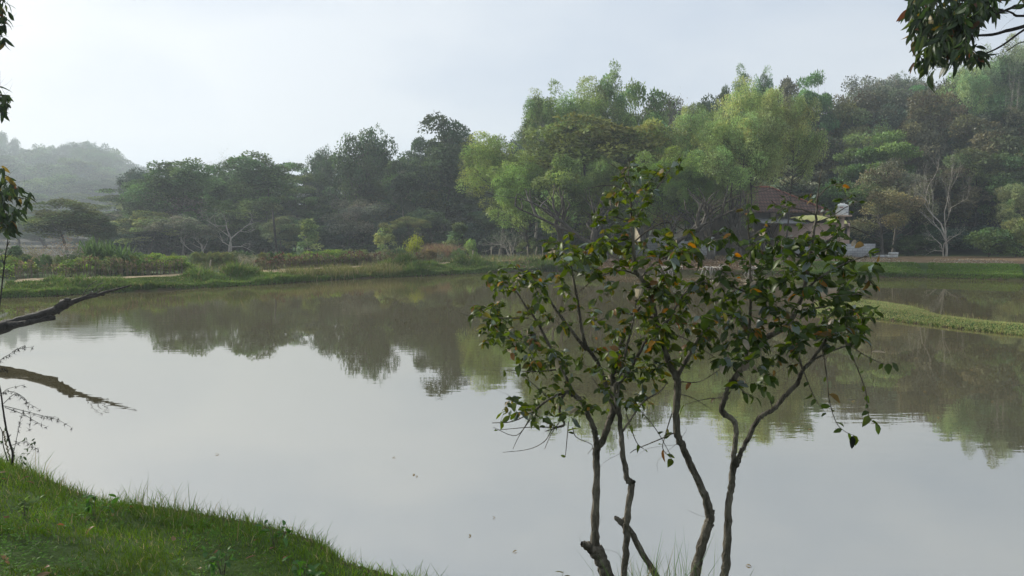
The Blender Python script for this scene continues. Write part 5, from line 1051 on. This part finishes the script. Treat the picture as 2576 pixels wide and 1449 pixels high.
# shrubs of the left end
for key, px, top, m_, w_, colr, lab in [('twig0', 130, 594, 1.45, 190, (.17, .14, .09), 'tangled brown leafless shrub behind the left end of the path'), ('twig1', 60, 602, 1.4, 130, (.14, .14, .08), 'leafy brown shrub mass at the left edge behind the path'), ('bush0', 20, 618, 1.3, 90, 'dark', 'dark green shrub at the left edge behind the bare sapling'),
        ('bush1', 205, 625, 1.5, 90, 'grey', 'grey green shrub left of the strap leaved clump'), ('bush2', 350, 640, 1.35, 60, 'mid', 'green shrub touching the right side of the strap leaved clump'), ('twig1', 620, 655, 1.25, 90, (.22, .2, .13), 'dry pale weedy shrub around the tilted stake'), ('twig0', 690, 652, 1.25, 70, (.2, .19, .12), 'dry brownish shrub left of the flowering hedge'),
        ('bush1', 752, 620, 1.38, 30, (.2, .26, .16), 'pale blue green big leafed plant behind the flowering hedge'), ('bush0', 905, 655, 1.2, 46, 'olive', 'low olive shrub among the red leaved plants'), ('twig1', 950, 640, 1.3, 90, (.18, .18, .1), 'wispy weed shrub behind the red leaved plants'), ('bush2', 1080, 655, 1.15, 50, (.14, .13, .06), 'brownish low shrub right of the bamboo clump'),
        ('bush0', 1150, 645, 1.12, 40, 'mid', 'low green mound between the path and the dry grass'), ('bush1', 1420, 618, 1.15, 60, 'olive', 'thin olive shrub at the left end of the middle bank')]:
    place(key, px, top, shD(px)*m_, w_, colr, lab, 'shrub', kindname='border_shrub')

# ------------------------------------------------------------------ small things near the camera
g = np.random.default_rng(61)
DRY = [((.2, .1, .05), 1), ((.28, .19, .1), .8), ((.14, .07, .05), .8)]
dl = []
for k in range(4):
    A = Acc(); big_leaves(A, np.array([[-.04, 0, 0.]]), np.array([[1., 0, .1]]), np.array([[0, 0, 1.]]), np.array([.085]), .42, leaf_colours(1, g, DRY), g, .5); dl.append(A.obj('fallen_leaf', M_FLEAF))
cnt = 0; first_use = [True]*4
while cnt < 44:
    x, y = g.uniform(-4.6, .3), g.uniform(3.3, 7.6); h_, dw_, _ = ground_h(np.array([x]), np.array([y]), True)
    if dw_[0] < .25: continue
    k = cnt % 4; o = dl[k] if first_use[k] else dl[k].copy()
    if not first_use[k]: COL.objects.link(o)
    first_use[k] = False; o.location = (x, y, h_[0]+.045); o.rotation_euler = (g.normal(0, .4), g.normal(0, .4), g.uniform(0, 6.28)); s_ = g.uniform(.4, .95); o.scale = (s_, s_, s_)
    prop(o, 'dry brown leaf lying in the grass of the near bank', 'leaf', 'dry leaves fallen on the near bank'); cnt += 1
fl_ = None
for k, (px, py) in enumerate([(541,1143),(995,1150),(1048,1197),(1040,1194),(1240,1300),(1500,1160),(2042,1080),(1990,1060),(2150,1010),(2230,950),(2300,900),(2360,1050),(2480,880),(1880,1420),(1887,1424),(1300,1385),(2440,930),(2330,985),(2500,1010),(1180,1345)]):
    p = G(px, py, .006); A = None
    if fl_ is None: A = Acc(); big_leaves(A, np.array([[0, 0, 0.]]), np.array([[1., 0, .05]]), np.array([[0, 0, 1.]]), np.array([.08]), .4, np.array([[.3, .24, .12]]), g, .2); fl_ = A.obj('floating_leaf', M_FLEAF); o = fl_
    else: o = fl_.copy(); COL.objects.link(o)
    o.location = (p[0], p[1], .008); o.rotation_euler = (0, 0, g.uniform(0, 6)); s_ = g.uniform(.3, .6)*(1 if py > 1100 else 1.5); o.scale = (s_, s_, s_)
    prop(o, 'small leaf floating on the still brown water', 'leaf', 'leaves floating on the pond')
# seedling standing in the water edge, and broad weeds on the bank
def herb(px, py, D, n, lr, seed, label, col=(.06, .15, .03), h=.2, name='herb'):
    g = np.random.default_rng(seed); b = P(px, py, D); x, y = b[0], b[1]; z0 = max(gz(x, y), 0); S_ = Acc(); F_ = Acc()
    for k in range(max(2, n//4)):
        t_ = np.array([g.normal(0, h*.45), g.normal(0, h*.35), h*g.uniform(.6, 1.1)]); V, Q = tube(np.array([(0, 0, -.02), t_*[.3, .3, .6], t_]), [.003, .002, .001], 4); S_.add(V, Q, np.ones((len(V), 3))*.1)
        m = 4; pos = t_*g.uniform(.5, 1.0, (m, 1)); big_leaves(F_, pos, g.standard_normal((m, 3))+[0, 0, .1], g.normal(0, .3, (m, 3))+[0, 0, 1], g.uniform(*lr, m), .5, np.array([col])*g.uniform(.7, 1.4, (m, 1)), g)
    e = empty(name, (x, y, z0)); S_.obj('stems', M_SBARK, e); F_.obj('leaves', M_FLEAF, e); prop(e, label, 'herb')
herb(1405, 1440, 4.5, 10, (.03, .08), 1, 'little seedling with two brownish leaves at the bottom left of the stump grown tree', (.12, .12, .04), .18, 'seedling')
herb(770, 1400, 4.4, 26, (.04, .08), 2, 'leafy green weed near the lower end of the near bank')
herb(690, 1330, 5.0, 20, (.03, .07), 3, 'small leafy weed in the middle of the near bank')
herb(240, 1330, 5.2, 22, (.04, .08), 4, 'broad leaved weed on the left of the near bank')
herb(560, 1400, 4.4, 24, (.03, .07), 5, 'clump of small bright leaves low on the near bank')
herb(60, 1290, 5.2, 20, (.03, .06), 6, 'ferny weed at the left edge of the near bank', (.12, .19, .06), .14)
A = Acc(); big_leaves(A, np.array([P(2144, 1097, 4.1)]), np.array([[.02, 0, -1.]]), np.array([[0, -1., .1]]), np.array([.075]), .5, np.array([[.012, .012, .012]]), np.random.default_rng(3), .1)
prop(A.obj('hanging_dead_leaf', M_FLEAF), 'single black withered leaf hanging from the end of a long twig', 'leaf')

# ------------------------------------------------------------------ haze, clean-up
def remove_unused():
    for k, p in PROTO.items():
        if not p['used']:
            for q in (p['t'], p['c'], p['e']):
                if q: bpy.data.objects.remove(q)
remove_unused()
hm = bpy.data.materials.new('haze'); hm.use_nodes = True; t = hm.node_tree; t.nodes.clear()
ho = N(t, 'ShaderNodeOutputMaterial'); hv = N(t, 'ShaderNodeVolumePrincipled'); hv.inputs['Color'].default_value = (.82, .92, 1, 1)
hv.inputs['Density'].default_value = HAZE; hv.inputs['Anisotropy'].default_value = .25; t.links.new(hv.outputs[0], ho.inputs['Volume'])
A = Acc(); A.box(-660, 660, -660, 660, -2.5, 75)
hz = A.obj('haze', hm); prop(hz, kind='stuff')
